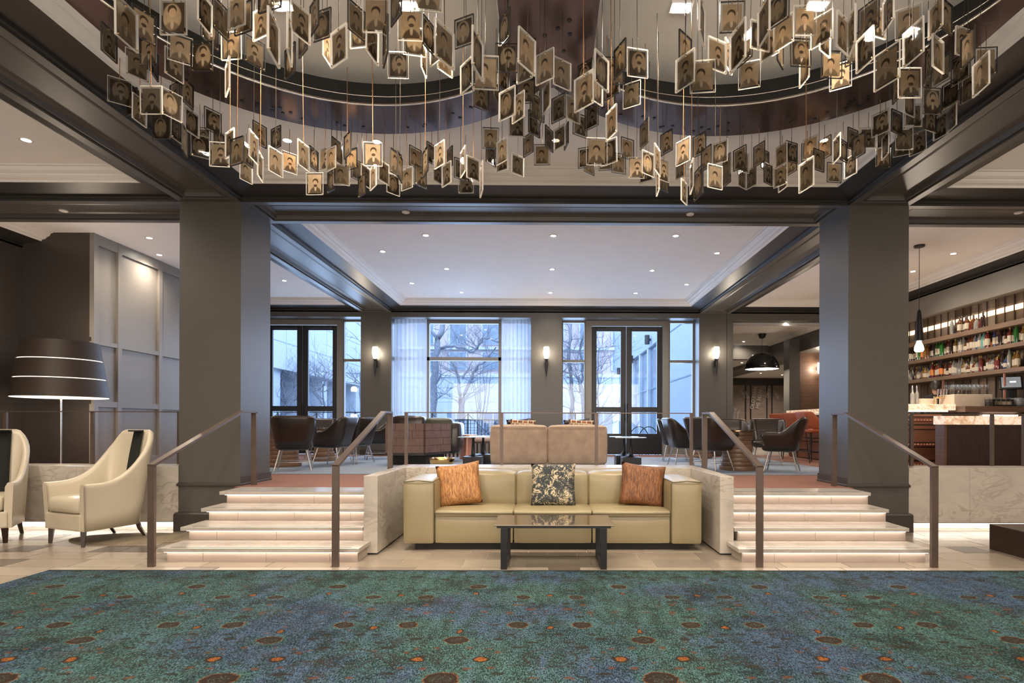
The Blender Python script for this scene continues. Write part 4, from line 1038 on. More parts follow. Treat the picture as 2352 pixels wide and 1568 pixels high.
# window bench
bn = thing('window_bench', 'long upholstered bench under the curtained window', 'bench')
MB().soft(-3.4, -.5, 14.0, 14.6, .99, 1.10, .03, .005, 5).build('cushion', M['benchpink'] if 'benchpink' in M else M['velvet'], bn)
MB().box(-3.4, -.5, 14.05, 14.6, .95, .99).build('seat_board', M['walnut'], bn)
for k in range(30): MB().box(-3.38+k*.098, -3.34+k*.098, 14.06, 14.09, .61, .95).build('slat', M['black'], bn)
# drum tables with glass tops
def drum_table(px, Y, rtop, label, layers=9, r0=.26):
    x = onY(px, 1000, Y)[0]
    t = thing('drum_table', label, 'table', (x, Y, .609)); rr = random.Random(int(px))
    for k in range(layers):
        z0 = k*.70/layers; r_ = r0 + .008*math.sin(k*1.9) + (.05 if k == 0 else 0) + .03*abs(k-layers/2)/layers
        MB().lathe([(r_-.003, z0+.002), (r_, z0+.008), (r_, z0+.70/layers-.007), (r_-.003, z0+.70/layers-.001)], 28, (rr.uniform(-.012,.012), rr.uniform(-.012,.012), 0)).build('wood_layer', M['drum'], t)
    MB().lathe([(rtop, .72), (rtop, .732), (.0001, .733)], 40).build('table_top', M['tableglass'], t)
    MB().lathe([(r0*.8, .70), (r0*.8, .72)], 20).build('collar', M['brass'], t)
drum_table(1693, 10.35, .50, 'turned wooden drum table with round smoked glass top, right group')
drum_table(652, 10.9, .50, 'turned wooden drum table between the left column and the tub chairs')
drum_table(745, 12.6, .42, 'turned wooden drum table behind the profile chair, left group', 7, .2)
drum_table(1612, 13.9, .4, 'turned wooden drum table beyond the right guard rail post', 7, .2)
# bar stools
def stool():
    t = thing('bar_stool', 'x', 'bar stool')
    h = lambda q, u: .90 + .20*sstep((q-.25)/.6)
    shell(h, .70, (.19, -.16, .17), (.23, -.18, .23), .04, .09, 0, 28, .1).build('backrest', M['orange'], t)
    MB().soft(-.21, .21, -.20, .19, .66, .76, .03, .01, 5).build('seat', M['orange'], t)
    for sx in (-1, 1):
        for sy in (-1, 1): MB().tube([(sx*.16, sy*.15, .67), (sx*.21, sy*.20, 0)], .011, 6).build('leg', M['black'], t)
        MB().tube([(sx*.195, -.185, .25), (sx*.195, .185, .25)], .007, 5).build('stretcher', M['black'], t)
    for sy in (-1, 1): MB().tube([(-.195, sy*.185, .25), (.195, sy*.185, .25)], .007, 5).build('stretcher', M['black'], t)
    return t
st0 = None
for k, (px, Y, rz, lab) in enumerate(((1862, 12.4, 105, 'orange leather bar stool nearest the right column'), (1828, 13.6, 110, 'orange leather bar stool in the middle of the three at the bar end'), (1797, 14.6, 115, 'orange leather bar stool farthest left at the bar end'))):
    x = onY(px, 1000, Y)[0]
    if st0 is None: st0 = stool(); st0.location = (x, Y, .6); st0.rotation_euler = (0, 0, R(rz)); st0['label'] = lab; st0['group'] = 'orange bar stools'
    else: copytree(st0, (x, Y, .6), R(rz), lab, 'orange bar stools')
# curtains
def curtain(x0, x1, label, seed):
    rr = random.Random(seed); ph = [rr.uniform(0, 6) for _ in range(4)]
    def fn(u, v):
        x = x0 + (x1-x0)*u; a = .035*math.sin(u*52+ph[0]+.3*math.sin(v*2+ph[1])) + .015*math.sin(u*97+ph[2])
        return (x, 15.05 + a*(1-.3*v), .63 + 3.58*v)
    MB().grid(fn, 90, 4).build('curtain', M['sheer'], None, label, 'curtain')
curtain(-4.02, -3.16, 'white sheer curtain at the left side of the middle window', 1)
curtain(-1.18, -.40, 'white sheer curtain at the right side of the middle window', 2)
# ------------------------------------------------------------------ bar
def onX(px, py, X):
    d = ray(px, py); t = X / d.x; return (d.y * t, EYE + d.z * t)
MB().box(6.5, 7.25, 10.28, 15.0, .6, 1.64).build('bar_body', M['walnutdark'], kind=None)
bar_ = thing('bar_counter', 'copper-fronted bar with a lit onyx top behind the right column', 'bar counter')
bpy.data.objects['bar_body'].parent = bar_
MB().bbox(6.42, 7.42, 10.18, 15.05, 1.70, 1.81, .006).build('onyx_top', M['onyx'], bar_)
MB().box(6.5, 7.3, 10.215, 10.235, 1.675, 1.69).build('light_strip', M['led'], bar_)
for k, (z0, z1, d_) in enumerate(((.62, .76, .03), (.80, 1.02, .012), (1.04, 1.10, .03), (1.12, 1.34, .012), (1.36, 1.42, .03), (1.45, 1.57, .02), (1.59, 1.64, .035))):
    MB().box(6.52, 7.2, 10.28-d_, 10.28, z0, z1).build('copper_band', M['barbronze'], bar_)
    MB().box(6.5-d_, 6.5, 10.35, 15.0, z0, z1).build('copper_band', M['barbronze'], bar_)
b = MB()
for z in (1.08, 1.395, 1.51):
    for k in range(11): b.lathe([(.024, 0), (.018, .012), (.0001, .016)], 8, (0, 0, 0)); 
b = MB()
for z in (.70, 1.07, 1.51):
    for k in range(12):
        q = MB().lathe([(.026, 0), (.020, .012), (.0001, .018)], 8).xf(Matrix.Translation((6.56+k*.056, 10.248, z)) @ Matrix.Rotation(R(90), 4, 'X')); b.add(q.v, q.f, 0, True)
b.build('rosette', M['barbronze'], bar_, kind='stuff')
t = thing('service_counter', 'dark front counter with a lit onyx slab, nearest the right parapet', 'counter')
xa, xb = onY(2168, 960, 9.4)[0], onY(2349, 960, 9.4)[0]
MB().bbox(xa, xb, 9.38, 9.66, 1.44, 1.585, .008).build('onyx_top', M['onyx'], t)
MB().box(xa+.07, xb+.5, 9.45, 9.64, .6, 1.44).build('body', M['walnutdark'], t)
MB().box(xa+.03, xa+.07, 9.43, 9.65, .6, 1.44).build('end_panel', M['walnut'], t)
t2 = thing('back_counter', 'raised dark wooden counter carrying the till at the right edge', 'counter')
xa2 = max(7.44, onY(2190, 960, 10.0)[0])
MB().bbox(xa2, 8.55, 9.98, 10.9, 1.66, 1.77, .008).build('wood_top', M['walnut'], t2)
MB().box(xa2+.1, 8.5, 10.05, 10.85, .6, 1.66).build('body', M['walnutdark'], t2)
MB().box(xa2+.35, 8.4, 10.0, 10.03, 1.60, 1.625).build('light_strip', M['led'], t2)
# shelves and bottles
ZSH = {}
for nm, py, pb in (('top', 730, 742), ('middle', 783, 793), ('lower', 841, 851)):
    y_, z = onX(2351, py, 8.34); y_, z1 = onX(2351, pb, 8.34); ZSH[nm] = z
    s_ = MB().bbox(8.34, 8.82, 9.03, 14.27, z1, z, .005).build('bottle_shelf', M['shelfwood'], None, '%s timber shelf of the bottle wall behind the bar' % nm, 'shelf')
MB().box(8.812, 8.822, 9.05, 14.25, 3.60, 3.70).build('niche_reflection_band', M['nichereflect'], None, 'warm band across the bottle niche, a ceiling reflection put in as glow', 'reflection band')  # glowing band put in for the bright ceiling mirrored by the strips
for y in (10.3, 11.9, 13.4):
    MB().box(8.40, 8.43, y, y+.03, ZSH['lower']-1.0, ZSH['lower']-.075).build('shelf_post', M['copper'], None, 'slim copper post under the lower bottle shelf, %s one' % {10.3:'nearest', 11.9:'middle', 13.4:'farthest'}[y], 'post')
BC = {'amber': (.16, .05, .012), 'dark': (.03, .015, .012), 'green': (.02, .12, .02), 'clear': (.36, .35, .32), 'red': (.14, .02, .012), 'teal': (.14, .38, .36), 'golden': (.30, .15, .03), 'blue': (.03, .045, .12)}
BM = {}
for k_, c_ in BC.items():
    t_ = NT('bottle_' + k_); BM[k_] = t_.base(c_, .08); t_.p.inputs['Coat Weight'].default_value = .5
    t_.p.inputs['Transmission Weight'].default_value = .35 if k_ in ('clear', 'golden', 'amber') else .1
M['paper'] = varied('cream_paper_label', (.52, .46, .36), .6); M['paperred'] = varied('orange_paper_label', (.62, .20, .05), .6)
M['capb'] = varied('bottle_cap', (.05, .04, .04), .4); M['capg'] = varied('gold_bottle_cap', (.6, .42, .15), .3, .8)
SH = {'tall': [(.036, 0), (.038, .01), (.038, .19), (.030, .215), (.014, .24), (.013, .29)], 'squat': [(.044, 0), (.048, .02), (.046, .13), (.030, .17), (.014, .185), (.013, .22)],
      'slim': [(.029, 0), (.031, .01), (.031, .20), (.020, .235), (.012, .26), (.012, .315)], 'round': [(.03, 0), (.055, .04), (.055, .09), (.03, .14), (.013, .155), (.013, .20)]}
bprot = {}
def bottle(px, X, zs, shape, col, lab, paper, label, shelf, sc_=1.0):
    key = (shape, col, paper)
    if key not in bprot:
        me = MB().lathe(SH[shape], 14).mesh('bottle', BM[col])
        r, top = max(p[0] for p in SH[shape]), SH[shape][-1][1]
        c1 = MB().lathe([(.0155, top-.03), (.0155, top+.006), (.0001, top+.007)], 10).mesh('cap', M['capg'] if col in ('golden', 'red') else M['capb'])
        hh = SH[shape][2][1]
        c2 = MB().lathe([(r+.0012, hh*.25), (r+.0012, hh*.82)], 14, cap=False).mesh('paper_label', M['paperred'] if paper == 2 else M['paper'])
        bprot[key] = (me, c1, c2)
    me, c1, c2 = bprot[key]
    Y = onX(px, 800, X)[0]
    o = bpy.data.objects.new('bottle', me); COL.objects.link(o); o.location = (X, Y, zs); o.scale = (sc_,)*3
    tag(o, label, 'bottle', 'liquor bottles on the %s shelf' % shelf)
    for nm, m_ in (('cap', c1), ('paper_label', c2)):
        if nm == 'paper_label' and not paper: continue
        c = bpy.data.objects.new(nm, m_); COL.objects.link(c); c.parent = o
rb_ = random.Random(21)
rows = {'top': [(555,'slim','clear',0),(610,'squat','dark',0),(650,'tall','amber',1),(680,'slim','dark',1),(722,'tall','dark',1),(738,'tall','amber',1),(780,'squat','red',0),(815,'tall','amber',0),(850,'squat','clear',0),(908,'round','red',0),(930,'tall','dark',0)],
 'middle': [(58,'slim','dark',1),(85,'slim','dark',1),(115,'slim','dark',1),(142,'slim','dark',1),(168,'slim','green',0),(205,'tall','amber',2),(243,'tall','golden',0),(270,'slim','amber',0),(290,'tall','dark',1),(330,'tall','dark',1),(352,'slim','dark',0),(378,'slim','green',1),(412,'tall','green',1),(438,'tall','green',0),(478,'tall','dark',1),(520,'tall','red',1),(548,'slim','dark',0),(600,'tall','golden',1),(632,'tall','clear',1),(660,'tall','clear',1),(695,'tall','clear',1),(735,'squat','amber',1),(765,'tall','amber',1),(800,'tall','amber',1),(838,'tall','clear',1),(868,'tall','blue',1),(895,'tall','clear',1),(938,'tall','teal',0),(960,'tall','clear',1),(985,'tall','red',1),(1015,'squat','amber',2),(1070,'slim','blue',1),(1118,'slim','amber',1),(1135,'slim','dark',0),(1190,'slim','dark',1),(1225,'squat','amber',1),(1255,'tall','red',1),(1298,'tall','green',1),(1330,'slim','green',0),(1378,'slim','dark',1),(1412,'tall','golden',1)],
 'lower': [(72,'squat','clear',0),(110,'slim','dark',0),(140,'tall','golden',0),(163,'squat','clear',1),(190,'tall','blue',1),(215,'squat','golden',0),(238,'squat','golden',1),(270,'squat','clear',1),(300,'slim','blue',1),(325,'tall','red',2),(350,'tall','red',2),(378,'tall','red',1),(402,'tall','amber',1),(430,'tall','dark',2),(458,'tall','amber',2),(488,'tall','amber',1),(515,'squat','dark',1),(545,'tall','red',1),(580,'tall','clear',1),(608,'tall','clear',1),(645,'tall','clear',0),(675,'slim','clear',0),(705,'squat','golden',1),(735,'squat','clear',1),(765,'round','amber',1),(800,'slim','clear',1),(830,'squat','red',1),(862,'squat','clear',1),(888,'slim','golden',1),(910,'tall','red',0),(975,'squat','dark',1),(998,'tall','amber',1),(1030,'squat','clear',1),(1058,'squat','clear',1),(1085,'squat','red',1),(1105,'squat','red',0),(1152,'slim','dark',0),(1172,'tall','dark',0),(1210,'squat','blue',1),(1245,'slim','clear',0),(1265,'slim','green',1),(1310,'tall','golden',1),(1345,'tall','golden',1)]}
words_ = {'clear': 'clear glass', 'amber': 'amber', 'dark': 'near-black', 'green': 'green', 'red': 'red-brown', 'teal': 'turquoise', 'golden': 'golden', 'blue': 'dark blue'}
for shelf, L in rows.items():
    for k, (cx, shp, col, paper) in enumerate(sorted(L)):
        bottle(2080 + cx/5.228, 8.45 + rb_.uniform(-.03, .05), ZSH[shelf], shp, col, None, paper, '%s bottle %s, %s from the left on the %s bar shelf' % (words_[col], {0: 'without label', 1: 'with cream label', 2: 'with orange label'}[paper], ordn(k), shelf), shelf, rb_.uniform(1.0, 1.18))
    # second rank standing behind the first
    for k, (cx, shp, col, paper) in enumerate(sorted(L)[1::2] if shelf != 'top' else []):
        bottle(2080 + (cx+16)/5.228, 8.62, ZSH[shelf], 'tall', rb_.choice(['clear', 'amber', 'dark', 'golden']), None, 0, '%s bottle in the rear rank, %s from the left on the %s bar shelf' % ('plain', ordn(k), shelf), shelf, 1.12)
# till, printer, screens, glassware, crates
x, z = onY(2322, 905, 10.3)
t = thing('till_screen', 'black till touchscreen tilted on its stand on the raised counter', 'till')
q = MB().bbox(-.17, .17, -.02, .02, -.13, .15, .008).xf(Matrix.Translation((x, 10.3, z+.20)) @ Matrix.Rotation(R(-32), 4, 'Z') @ Matrix.Rotation(R(-28), 4, 'X')); q.build('housing', M['black'], t)
q = MB().box(-.14, .14, -.024, -.021, -.10, .12).xf(Matrix.Translation((x, 10.3, z+.20)) @ Matrix.Rotation(R(-32), 4, 'Z') @ Matrix.Rotation(R(-28), 4, 'X')); q.build('screen', M['screen'], t)
q = MB().box(-.02, .07, -.026, -.0245, 0, .03).xf(Matrix.Translation((x, 10.3, z+.20)) @ Matrix.Rotation(R(-32), 4, 'Z') @ Matrix.Rotation(R(-28), 4, 'X')); q.build('window', M['screen2'], t)
MB().bbox(x-.06, x+.10, 10.28, 10.45, 1.77, z+.1, .01).build('stand', M['black'], t)
x = onY(2302, 915, 10.1)[0]
t = thing('cash_drawer', 'grey card machine box below the till screen', 'till drawer')
MB().bbox(x-.20, x+.20, 10.08, 10.26, 1.772, 1.90, .01).build('case', M['black'], t); MB().box(x-.15, x+.15, 10.074, 10.08, 1.80, 1.86).build('front_plate', M['chrome'], t)
x = onY(2343, 915, 10.1)[0]
MB().soft(x-.09, x+.13, 10.02, 10.25, 1.772, 1.92, .04, .01, 5).build('receipt_printer', M['greyplastic'], None, 'grey receipt printer at the right edge of the raised counter', 'printer')
xa3, xb3 = onY(2187, 920, 10.3)[0], onY(2275, 920, 10.3)[0]
t = thing('glass_crate', 'cream crate with upturned glasses on the bar behind the raised counter', 'crate')
MB().bbox(xa3, xb3, 10.25, 10.65, 1.772, 1.995, .01).build('crate_body', M['crate'], t)
MB().box(8.05, 8.59, 10.95, 14.2, .61, 1.24).build('back_bar', M['walnutdark'], None, 'low dark back-bar cabinet under the bottle shelves', 'cabinet')
gl = [(.0001, 0), (.032, .003), (.006, .01), (.005, .08), (.03, .10), (.038, .14), (.034, .19)]
gm = MB().lathe(gl, 12, cap=False).mesh('wine_glass', M['clear'])
for r_ in range(2):
    for k in range(9):
        o = bpy.data.objects.new('wine_glass', gm); COL.objects.link(o); o.location = (xa3+.05+k*(xb3-xa3-.1)/8, 10.34+.18*r_, 1.996)
        tag(o, 'stemmed wine glass on the cream crate, %s row, %s from the left' % (('front', 'rear')[r_], ordn(k)), 'glass', 'wine glasses on the cream crate')
xg = onY(2250, 915, 10.5)[0]
tm_ = MB().lathe([(.0001, .003), (.028, .0), (.034, .12)], 12, cap=False).mesh('tumbler', M['clear'])
for k in range(8):
    o = bpy.data.objects.new('tumbler', tm_); COL.objects.link(o); o.location = (xg-.18+k*.085, 10.10, 1.771); o.scale = (1, 1, 1.3)
    tag(o, 'clear tumbler on the raised dark counter, %s from the left' % ordn(k), 'glass', 'tumblers on the raised counter')
xt = onY(2160, 915, 10.4)[0]
t = thing('beer_tap', 'chrome tap fitting with four handles on the onyx bar top', 'tap')
MB().tube([(xt-.03, 10.5, 1.811), (xt-.03, 10.5, 1.95)], .02, 8).tube([(xt+.19, 10.5, 1.811), (xt+.19, 10.5, 1.95)], .02, 8).tube([(xt-.05, 10.5, 1.95), (xt+.21, 10.5, 1.95)], .022, 8).build('manifold', M['brass'], t)
for k in range(4): MB().tube([(xt+k*.055, 10.48, 1.95), (xt+k*.055, 10.46, 2.10)], .008, 6, r2=.016).build('tap_handle', M['chrome'], t)
for k, (px, c_, h_, lab) in enumerate(((2096, 'clear', 'tall', 'clear pouring bottle on the onyx bar top beside the column'), (2106, 'clear', 'slim', 'slim clear bottle on the onyx bar top, second from the column'))):
    x = onY(px, 915, 10.5)[0]; o = MB().lathe(SH[h_], 14).build('bottle', BM[c_], None, lab, 'bottle', loc=(x, 10.5, 1.811)); MB().lathe([(.0155, .27), (.0155, .32), (.004, .36)], 8).build('pourer', M['chrome'], o)
x = onY(2122, 925, 10.6)[0]
MB().bbox(x-.10, x+.22, 10.55, 10.75, 1.811, 1.93, .01).build('napkin_box', M['crate'], None, 'cream box on the onyx bar top left of the taps', 'box')
px_ = thing('person', 'person with dark hair and black clothes standing behind the bar, turned away', 'person', (onY(2146, 900, 11.3)[0]+.02, 11.3, .6), R(150))
me = bpy.data.meshes.new('body'); V = [(0,0,.95),(0,.0,1.15),(0,.01,1.33),(0,.0,1.44),(0,-.01,1.53),(.17,0,1.38),(.22,-.02,1.12),(.20,-.16,.93),(-.17,0,1.38),(-.22,-.02,1.12),(-.20,-.16,.93),(.10,0,.90),(.11,0,.48),(.11,0,.04),(-.10,0,.90),(-.11,0,.48),(-.11,0,.04),(.12,-.12,.03),(-.12,-.12,.03)]
me.from_pydata(V, [(0,1),(1,2),(2,3),(3,4),(2,5),(5,6),(6,7),(2,8),(8,9),(9,10),(0,11),(11,12),(12,13),(0,14),(14,15),(15,16),(13,17),(16,18)], [])
bo = bpy.data.objects.new('body', me); COL.objects.link(bo); bo.parent = px_; me.materials.append(M['cloth'])
md = bo.modifiers.new('skin', 'SKIN'); RR = [.15,.145,.16,.065,.055,.07,.05,.04,.07,.05,.04,.09,.07,.05,.09,.07,.05,.04,.04]
for i_, r_ in enumerate(RR): me.skin_vertices[0].data[i_].radius = (r_, r_*.75)
me.skin_vertices[0].data[0].use_root = True
sb_ = bo.modifiers.new('smooth', 'SUBSURF'); sb_.levels = 2; sb_.render_levels = 2
hd = MB()
def headf(u, v):
    a_ = u*2*math.pi; f_ = v*math.pi; r_ = math.sin(f_); zz = -math.cos(f_)
    x_ = .075*r_*math.cos(a_); y_ = .095*r_*math.sin(a_); 
    if zz < 0: x_ *= 1-.25*abs(zz); y_ *= 1-.15*abs(zz)
    nose = .022*max(0, 1-abs(zz+.12)*5)*max(0, 1-abs(x_)*45) if y_ < 0 else 0
    return (x_, y_-nose, 1.61+.118*zz)
hd.grid(headf, 24, 16); hd.lathe([(.055, 1.44), (.05, 1.55)], 12, cap=False)
for sx in (-1, 1): hd.soft(sx*.072-.008, sx*.072+.008, -.005, .03, 1.58, 1.64, .006, .002, 3)
hd.build('head', M['skin'], px_)
hh = MB(); hh.grid(lambda u, v: (.086*math.sin(v*1.9)*math.cos(u*2*math.pi), .018+.100*math.sin(v*1.9)*math.sin(u*2*math.pi), 1.625+.118*math.cos(v*1.9) - (.05*max(0, math.sin(u*2*math.pi))*v)), 20, 10); hh.build('hair', M['hair'], px_)
for sx in (-1, 1):
    h_ = MB().soft(sx*.20-.035, sx*.20+.035, -.24, -.16, .91, .94, .012, .004, 3)
    for f_ in range(4): h_.tube([(sx*.20-.027+f_*.018, -.23, .925), (sx*.20-.029+f_*.019, -.275, .92), (sx*.20-.029+f_*.019, -.30+.01*abs(f_-1.5), .90)], .0085, 6, r2=.006)
    h_.tube([(sx*.20-sx*.03, -.19, .925), (sx*.20-sx*.055, -.225, .92), (sx*.20-sx*.055, -.25, .91)], .0095, 6, r2=.007)
    h_.build('hand', M['skin'], px_)
# ------------------------------------------------------------------ outside
MB().box(-30, 4.6, 15.55, 46, .3, .50).build('ground', M['paving'], kind=S)
def facade_back():
    t = thing('courtyard_building', 'pale stone building with pink brick upper floors beyond the courtyard', 'building')
    MB().box(-24, 8, 40, 41, .5, 4.9).build('stone_storey', M['stone'], t)
    MB().box(-24, 8, 40.1, 41, 4.9, 9.2).build('brick_storey', M['brick'], t)
    MB().box(-24, 8, 39.85, 40.1, 4.75, 5.0).box(-24, 8, 39.85, 40.1, 6.7, 6.85).box(-24, 8, 39.8, 40.1, 9.0, 9.3).build('cornice', M['stone'], t)
    for z in (1.9, 3.0, 4.0): MB().box(-24, 8, 39.985, 40.0, z, z+.03).build('joint', M['stone2'], t)
    for z0, z1 in ((5.3, 6.5), (7.1, 8.6)):
        for k in range(12):
            x = -20 + k*2.3
            w_ = MB().box(x-.65, x+.65, 40.0, 40.1, z0-.05, z1+.05).build('window', M['stone'], t); MB().box(x-.55, x+.55, 39.97, 40.0, z0, z1).build('pane', M['darkglass'], w_)
    for k in range(10):
        x = -19.3 + k*2.6
        w_ = MB().box(x-.75, x+.75, 39.97, 40.0, .55, 2.35).build('window', M['stone'], t); MB().box(x-.65, x-.04, 39.94, 39.97, .6, 2.25).box(x+.04, x+.65, 39.94, 39.97, .6, 2.25).build('pane', M['darkglass'], w_)
facade_back()
t = thing('side_building', 'pale panelled building receding beyond the left glass doors', 'building')
MB().box(-13, -11.2, 15.6, 38, 3.75, 10.5).build('upper_wall', M['stone'], t)
MB().box(-13, -12.0, 15.6, 38, .5, 3.75).build('lower_wall', M['stone2'], t)
for z in (4.9, 6.2, 7.6): MB().box(-11.2, -11.188, 15.6, 38, z, z+.03).build('joint', M['stone2'], t)
for k in range(8):
    y = 18.5 + k*2.6; MB().box(-12, -11.4, y, y+.7, .5, 3.75).build('pier', M['stone'], t)
    MB().box(-12.0, -11.97, y+.9, y+2.4, .9, 3.3).build('window', M['darkglass'], t)
t = thing('side_building', 'speckled stone building with wall lamps beyond the right glass doors', 'building')
MB().box(4.62, 4.82, 15.6, 23.2, .5, 11).box(4.62, 4.82, 23.2, 38, 4.85, 11).build('stone_wall', M['stone2'], t)
for z in (3.0, 4.85, 7.0, 8.6): MB().box(4.608, 4.62, 15.6, 38, z, z+.04).build('joint', M['darkglass'], t)
for k in range(6):
    y = 23.2 + k*2.2; MB().box(4.60, 4.80, y, y+.3, .5, 4.85).build('mullion', M['stone'], t); MB().box(4.72, 4.74, y+.3, y+2.2, .5, 4.85).build('pane', M['darkglass'], t)
for k, (px, py, lab) in enumerate(((1489, 780, 'nearest cylinder lamp on the stone wall outside the right glass doors'), (1397, 825, 'second cylinder lamp on the stone wall outside'), (1421, 835, 'third cylinder lamp on the stone wall outside'), (1400, 852, 'farthest cylinder lamp on the stone wall outside'))):
    y, z = onX(px, py, 4.5) if k == 0 else (27+k*2.5, onY(px, py, 27+k*2.5)[1])
    o = MB().lathe([(.11, -.2), (.11, .2)], 14).build('wall_lamp', M['iron'], None, lab, 'wall lamp', loc=(4.45, y, z)); MB().box(.05, .17, -.03, .03, -.05, .05).build('arm', M['iron'], o)
def fence(y, x0, x1, z0, z1, label, step=.11, cross=False):
    t = thing('iron_fence', label, 'fence')
    MB().box(x0, x1, y-.02, y+.02, z1-.03, z1).box(x0, x1, y-.015, y+.015, z0+.08, z0+.11).build('rail', M['iron'], t)
    n = int((x1-x0)/step)
    if cross:
        for k in range(int((x1-x0)/1.2)+1):
            x = x0+k*1.2; MB().box(x-.02, x+.02, y-.02, y+.02, z0, z1).build('post', M['iron'], t)
            if x+1.2 < x1: MB().tube([(x, y, z0+.1), (x+1.2, y, z1-.05)], .01, 4).tube([(x, y, z1-.05), (x+1.2, y, z0+.1)], .01, 4).build('brace', M['iron'], t)
    else:
        for k in range(n+1): MB().box(x0+k*step-.008, x0+k*step+.008, y-.008, y+.008, z0, z1-.03).build('baluster', M['iron'], t)
fence(17.0, -3.9, .2, .5, 1.57, 'black iron balustrade outside the middle window')
fence(17.6, -9.5, -4.2, .5, 1.80, 'iron rail with crossed braces outside the left glass doors', cross=True)
fence(19.0, -3.8, 1.2, .5, 1.82, 'iron rail with crossed braces behind the balustrade', cross=True)
def tree(x, y, h, seed, label, r=.14, lean=0, spread=.55, depth=5):
    rr = random.Random(seed); b = MB()
    def grow(p, d, L, r_, k):
        n = 3; pts = [p]; q = p.copy(); dd = d.copy()
        for i in range(n):
            dd = (dd + Vector((rr.uniform(-.22, .22), rr.uniform(-.22, .22), rr.uniform(-.08, .16)))).normalized(); q = q + dd*L/n; pts.append(q.copy())
        b.tube(pts, r_, 5 if k > 2 else 4 if k else 3, cap=False, r2=r_*.6)
        if k == 0: return
        for j in range(3 if k > 1 else 4):
            a = rr.uniform(0, math.tau); sp = rr.uniform(.5, 1.0)*spread*1.4
            nd = (dd + Vector((math.cos(a)*sp, math.sin(a)*sp, rr.uniform(-.1, .35)))).normalized()
            grow(pts[-1] if j < 2 else pts[-2], nd, L*rr.uniform(.6, .8), r_*.55, k-1)
    grow(Vector((0, 0, 0)), Vector((lean, 0, 1)).normalized(), h*.36, r, depth)
    b.build('bare_tree', M['bark'], None, label, 'tree', loc=(x, y, .5))
def tree2(Y, lines, label, seed, twigs=60, tl=1.1):
    rr = random.Random(seed); b = MB(); base = None; allp = []
    for pts, r0, r1 in lines:
        P3 = []
        for k, (px, py) in enumerate(pts):
            x, z = onY(px, py, Y); P3.append(Vector((x, Y + rr.uniform(-.4, .4)*(k > 0), z)))
        if pts[0][1] > 985: P3.insert(0, Vector((P3[0].x, P3[0].y, .45)))
        Q = [P3[0]]
        for p, q in zip(P3[:-1], P3[1:]):
            for s_ in (.33, .66, 1): Q.append(p.lerp(q, s_) + Vector((rr.uniform(-.06, .06), 0, rr.uniform(-.05, .05))) * (s_ < 1))
        b.tube(Q, r0, 7, cap=False, r2=r1); allp += [(p, r0 + (r1-r0)*k/len(Q)) for k, p in enumerate(Q) if k > len(Q)*.3]
    def twig(p, d_, L, r_, k):
        pts = [p]; q = p.copy(); dd = d_
        for i in range(4):
            dd = (dd + Vector((rr.uniform(-.3, .3), rr.uniform(-.3, .3), rr.uniform(-.12, .25)))).normalized(); q = q + dd*L/4; pts.append(q.copy())
        b.tube(pts, r_, 3, cap=False, r2=r_*.45)
        if k:
            for m_ in range(3): a_ = rr.uniform(0, math.tau); twig(pts[rr.choice((1, 2, 3, 4))], (dd + Vector((math.cos(a_), math.sin(a_)*.6, rr.uniform(-.2, .6)))).normalized(), L*.62, r_*.55, k-1)
    for _ in range(int(twigs*.55)):
        p, r_ = rr.choice(allp); a_ = rr.uniform(0, math.tau)
        twig(p, Vector((math.cos(a_), math.sin(a_)*.6, rr.uniform(-.1, .9))).normalized(), tl*rr.uniform(.7, 1.4), min(r_*.45, .02), 3)
    b.build('bare_tree', M['bark'], None, label, 'tree')
tree2(24, [([(1000, 1002), (998, 960), (997, 900), (1003, 840), (1008, 790), (1018, 745), (1030, 690)], .22, .09), ([(1008, 790), (996, 765), (985, 750)], .09, .04), ([(1012, 800), (1040, 797), (1062, 800), (1082, 810), (1095, 800), (1108, 775), (1125, 778), (1152, 789)], .07, .03), ([(1000, 890), (1012, 860), (1008, 850)], .05, .02)], 'thick bare tree at the left edge of the middle window', 4, 60)
tree2(30, [([(1055, 995), (1056, 940), (1059, 905), (1052, 865), (1042, 835), (1030, 810)], .16, .04), ([(1063, 990), (1063, 930), (1067, 905), (1083, 862), (1098, 842), (1112, 830), (1140, 800)], .14, .04), ([(1062, 870), (1080, 845), (1090, 820)], .06, .03)], 'slender forked bare tree in the centre of the middle window', 8, 60, 1.3)
tree2(27, [([(1098+k*2, 990), (1094+k*4, 930), (1076+k*9, 850-(k*37) % 30)], .035, .012) for k in range(7)], 'upright many-stemmed bare shrub in the middle window', 12, 26, .7)
tree2(24, [([(1311, 1002), (1312, 940), (1313, 880), (1306, 800), (1312, 740)], .13, .06), ([(1342, 1000), (1338, 930), (1332, 880), (1318, 860), (1295, 850)], .10, .04), ([(1334, 900), (1338, 850), (1334, 790), (1345, 740)], .07, .03)], 'bare tree seen through the narrow window left of the right glass doors', 15, 70)
tree2(24, [([(1372, 1000), (1374, 930), (1372, 860), (1376, 800)], .05, .02)], 'thin bare tree seen through the left leaf of the right glass doors', 16, 40)
tree2(25, [([(652, 990), (656, 930), (650, 880), (656, 850)], .07, .02), ([(656, 930), (672, 890), (680, 860)], .05, .02)], 'low bare tree seen through the left leaf of the left glass doors', 18, 70, .8)
tree2(26, [([(742, 990), (741, 930), (742, 885), (750, 855)], .07, .02), ([(741, 930), (722, 900), (715, 880)], .05, .02)], 'low bare tree seen through the right leaf of the left glass doors', 19, 70, .8)
tree2(21, [([(842, 990), (838, 930), (836, 860), (842, 800), (836, 740)], .07, .03)], 'bare tree half hidden by the pier right of the left glass doors', 22, 50, .9)
for k, y in enumerate([17+1.5*k for k in range(14)]): MB().box(-11.2, -11.19, y, y+.02, 3.75, 10.5).build('joint', M['stone2'], bpy.data.objects['side_building'])
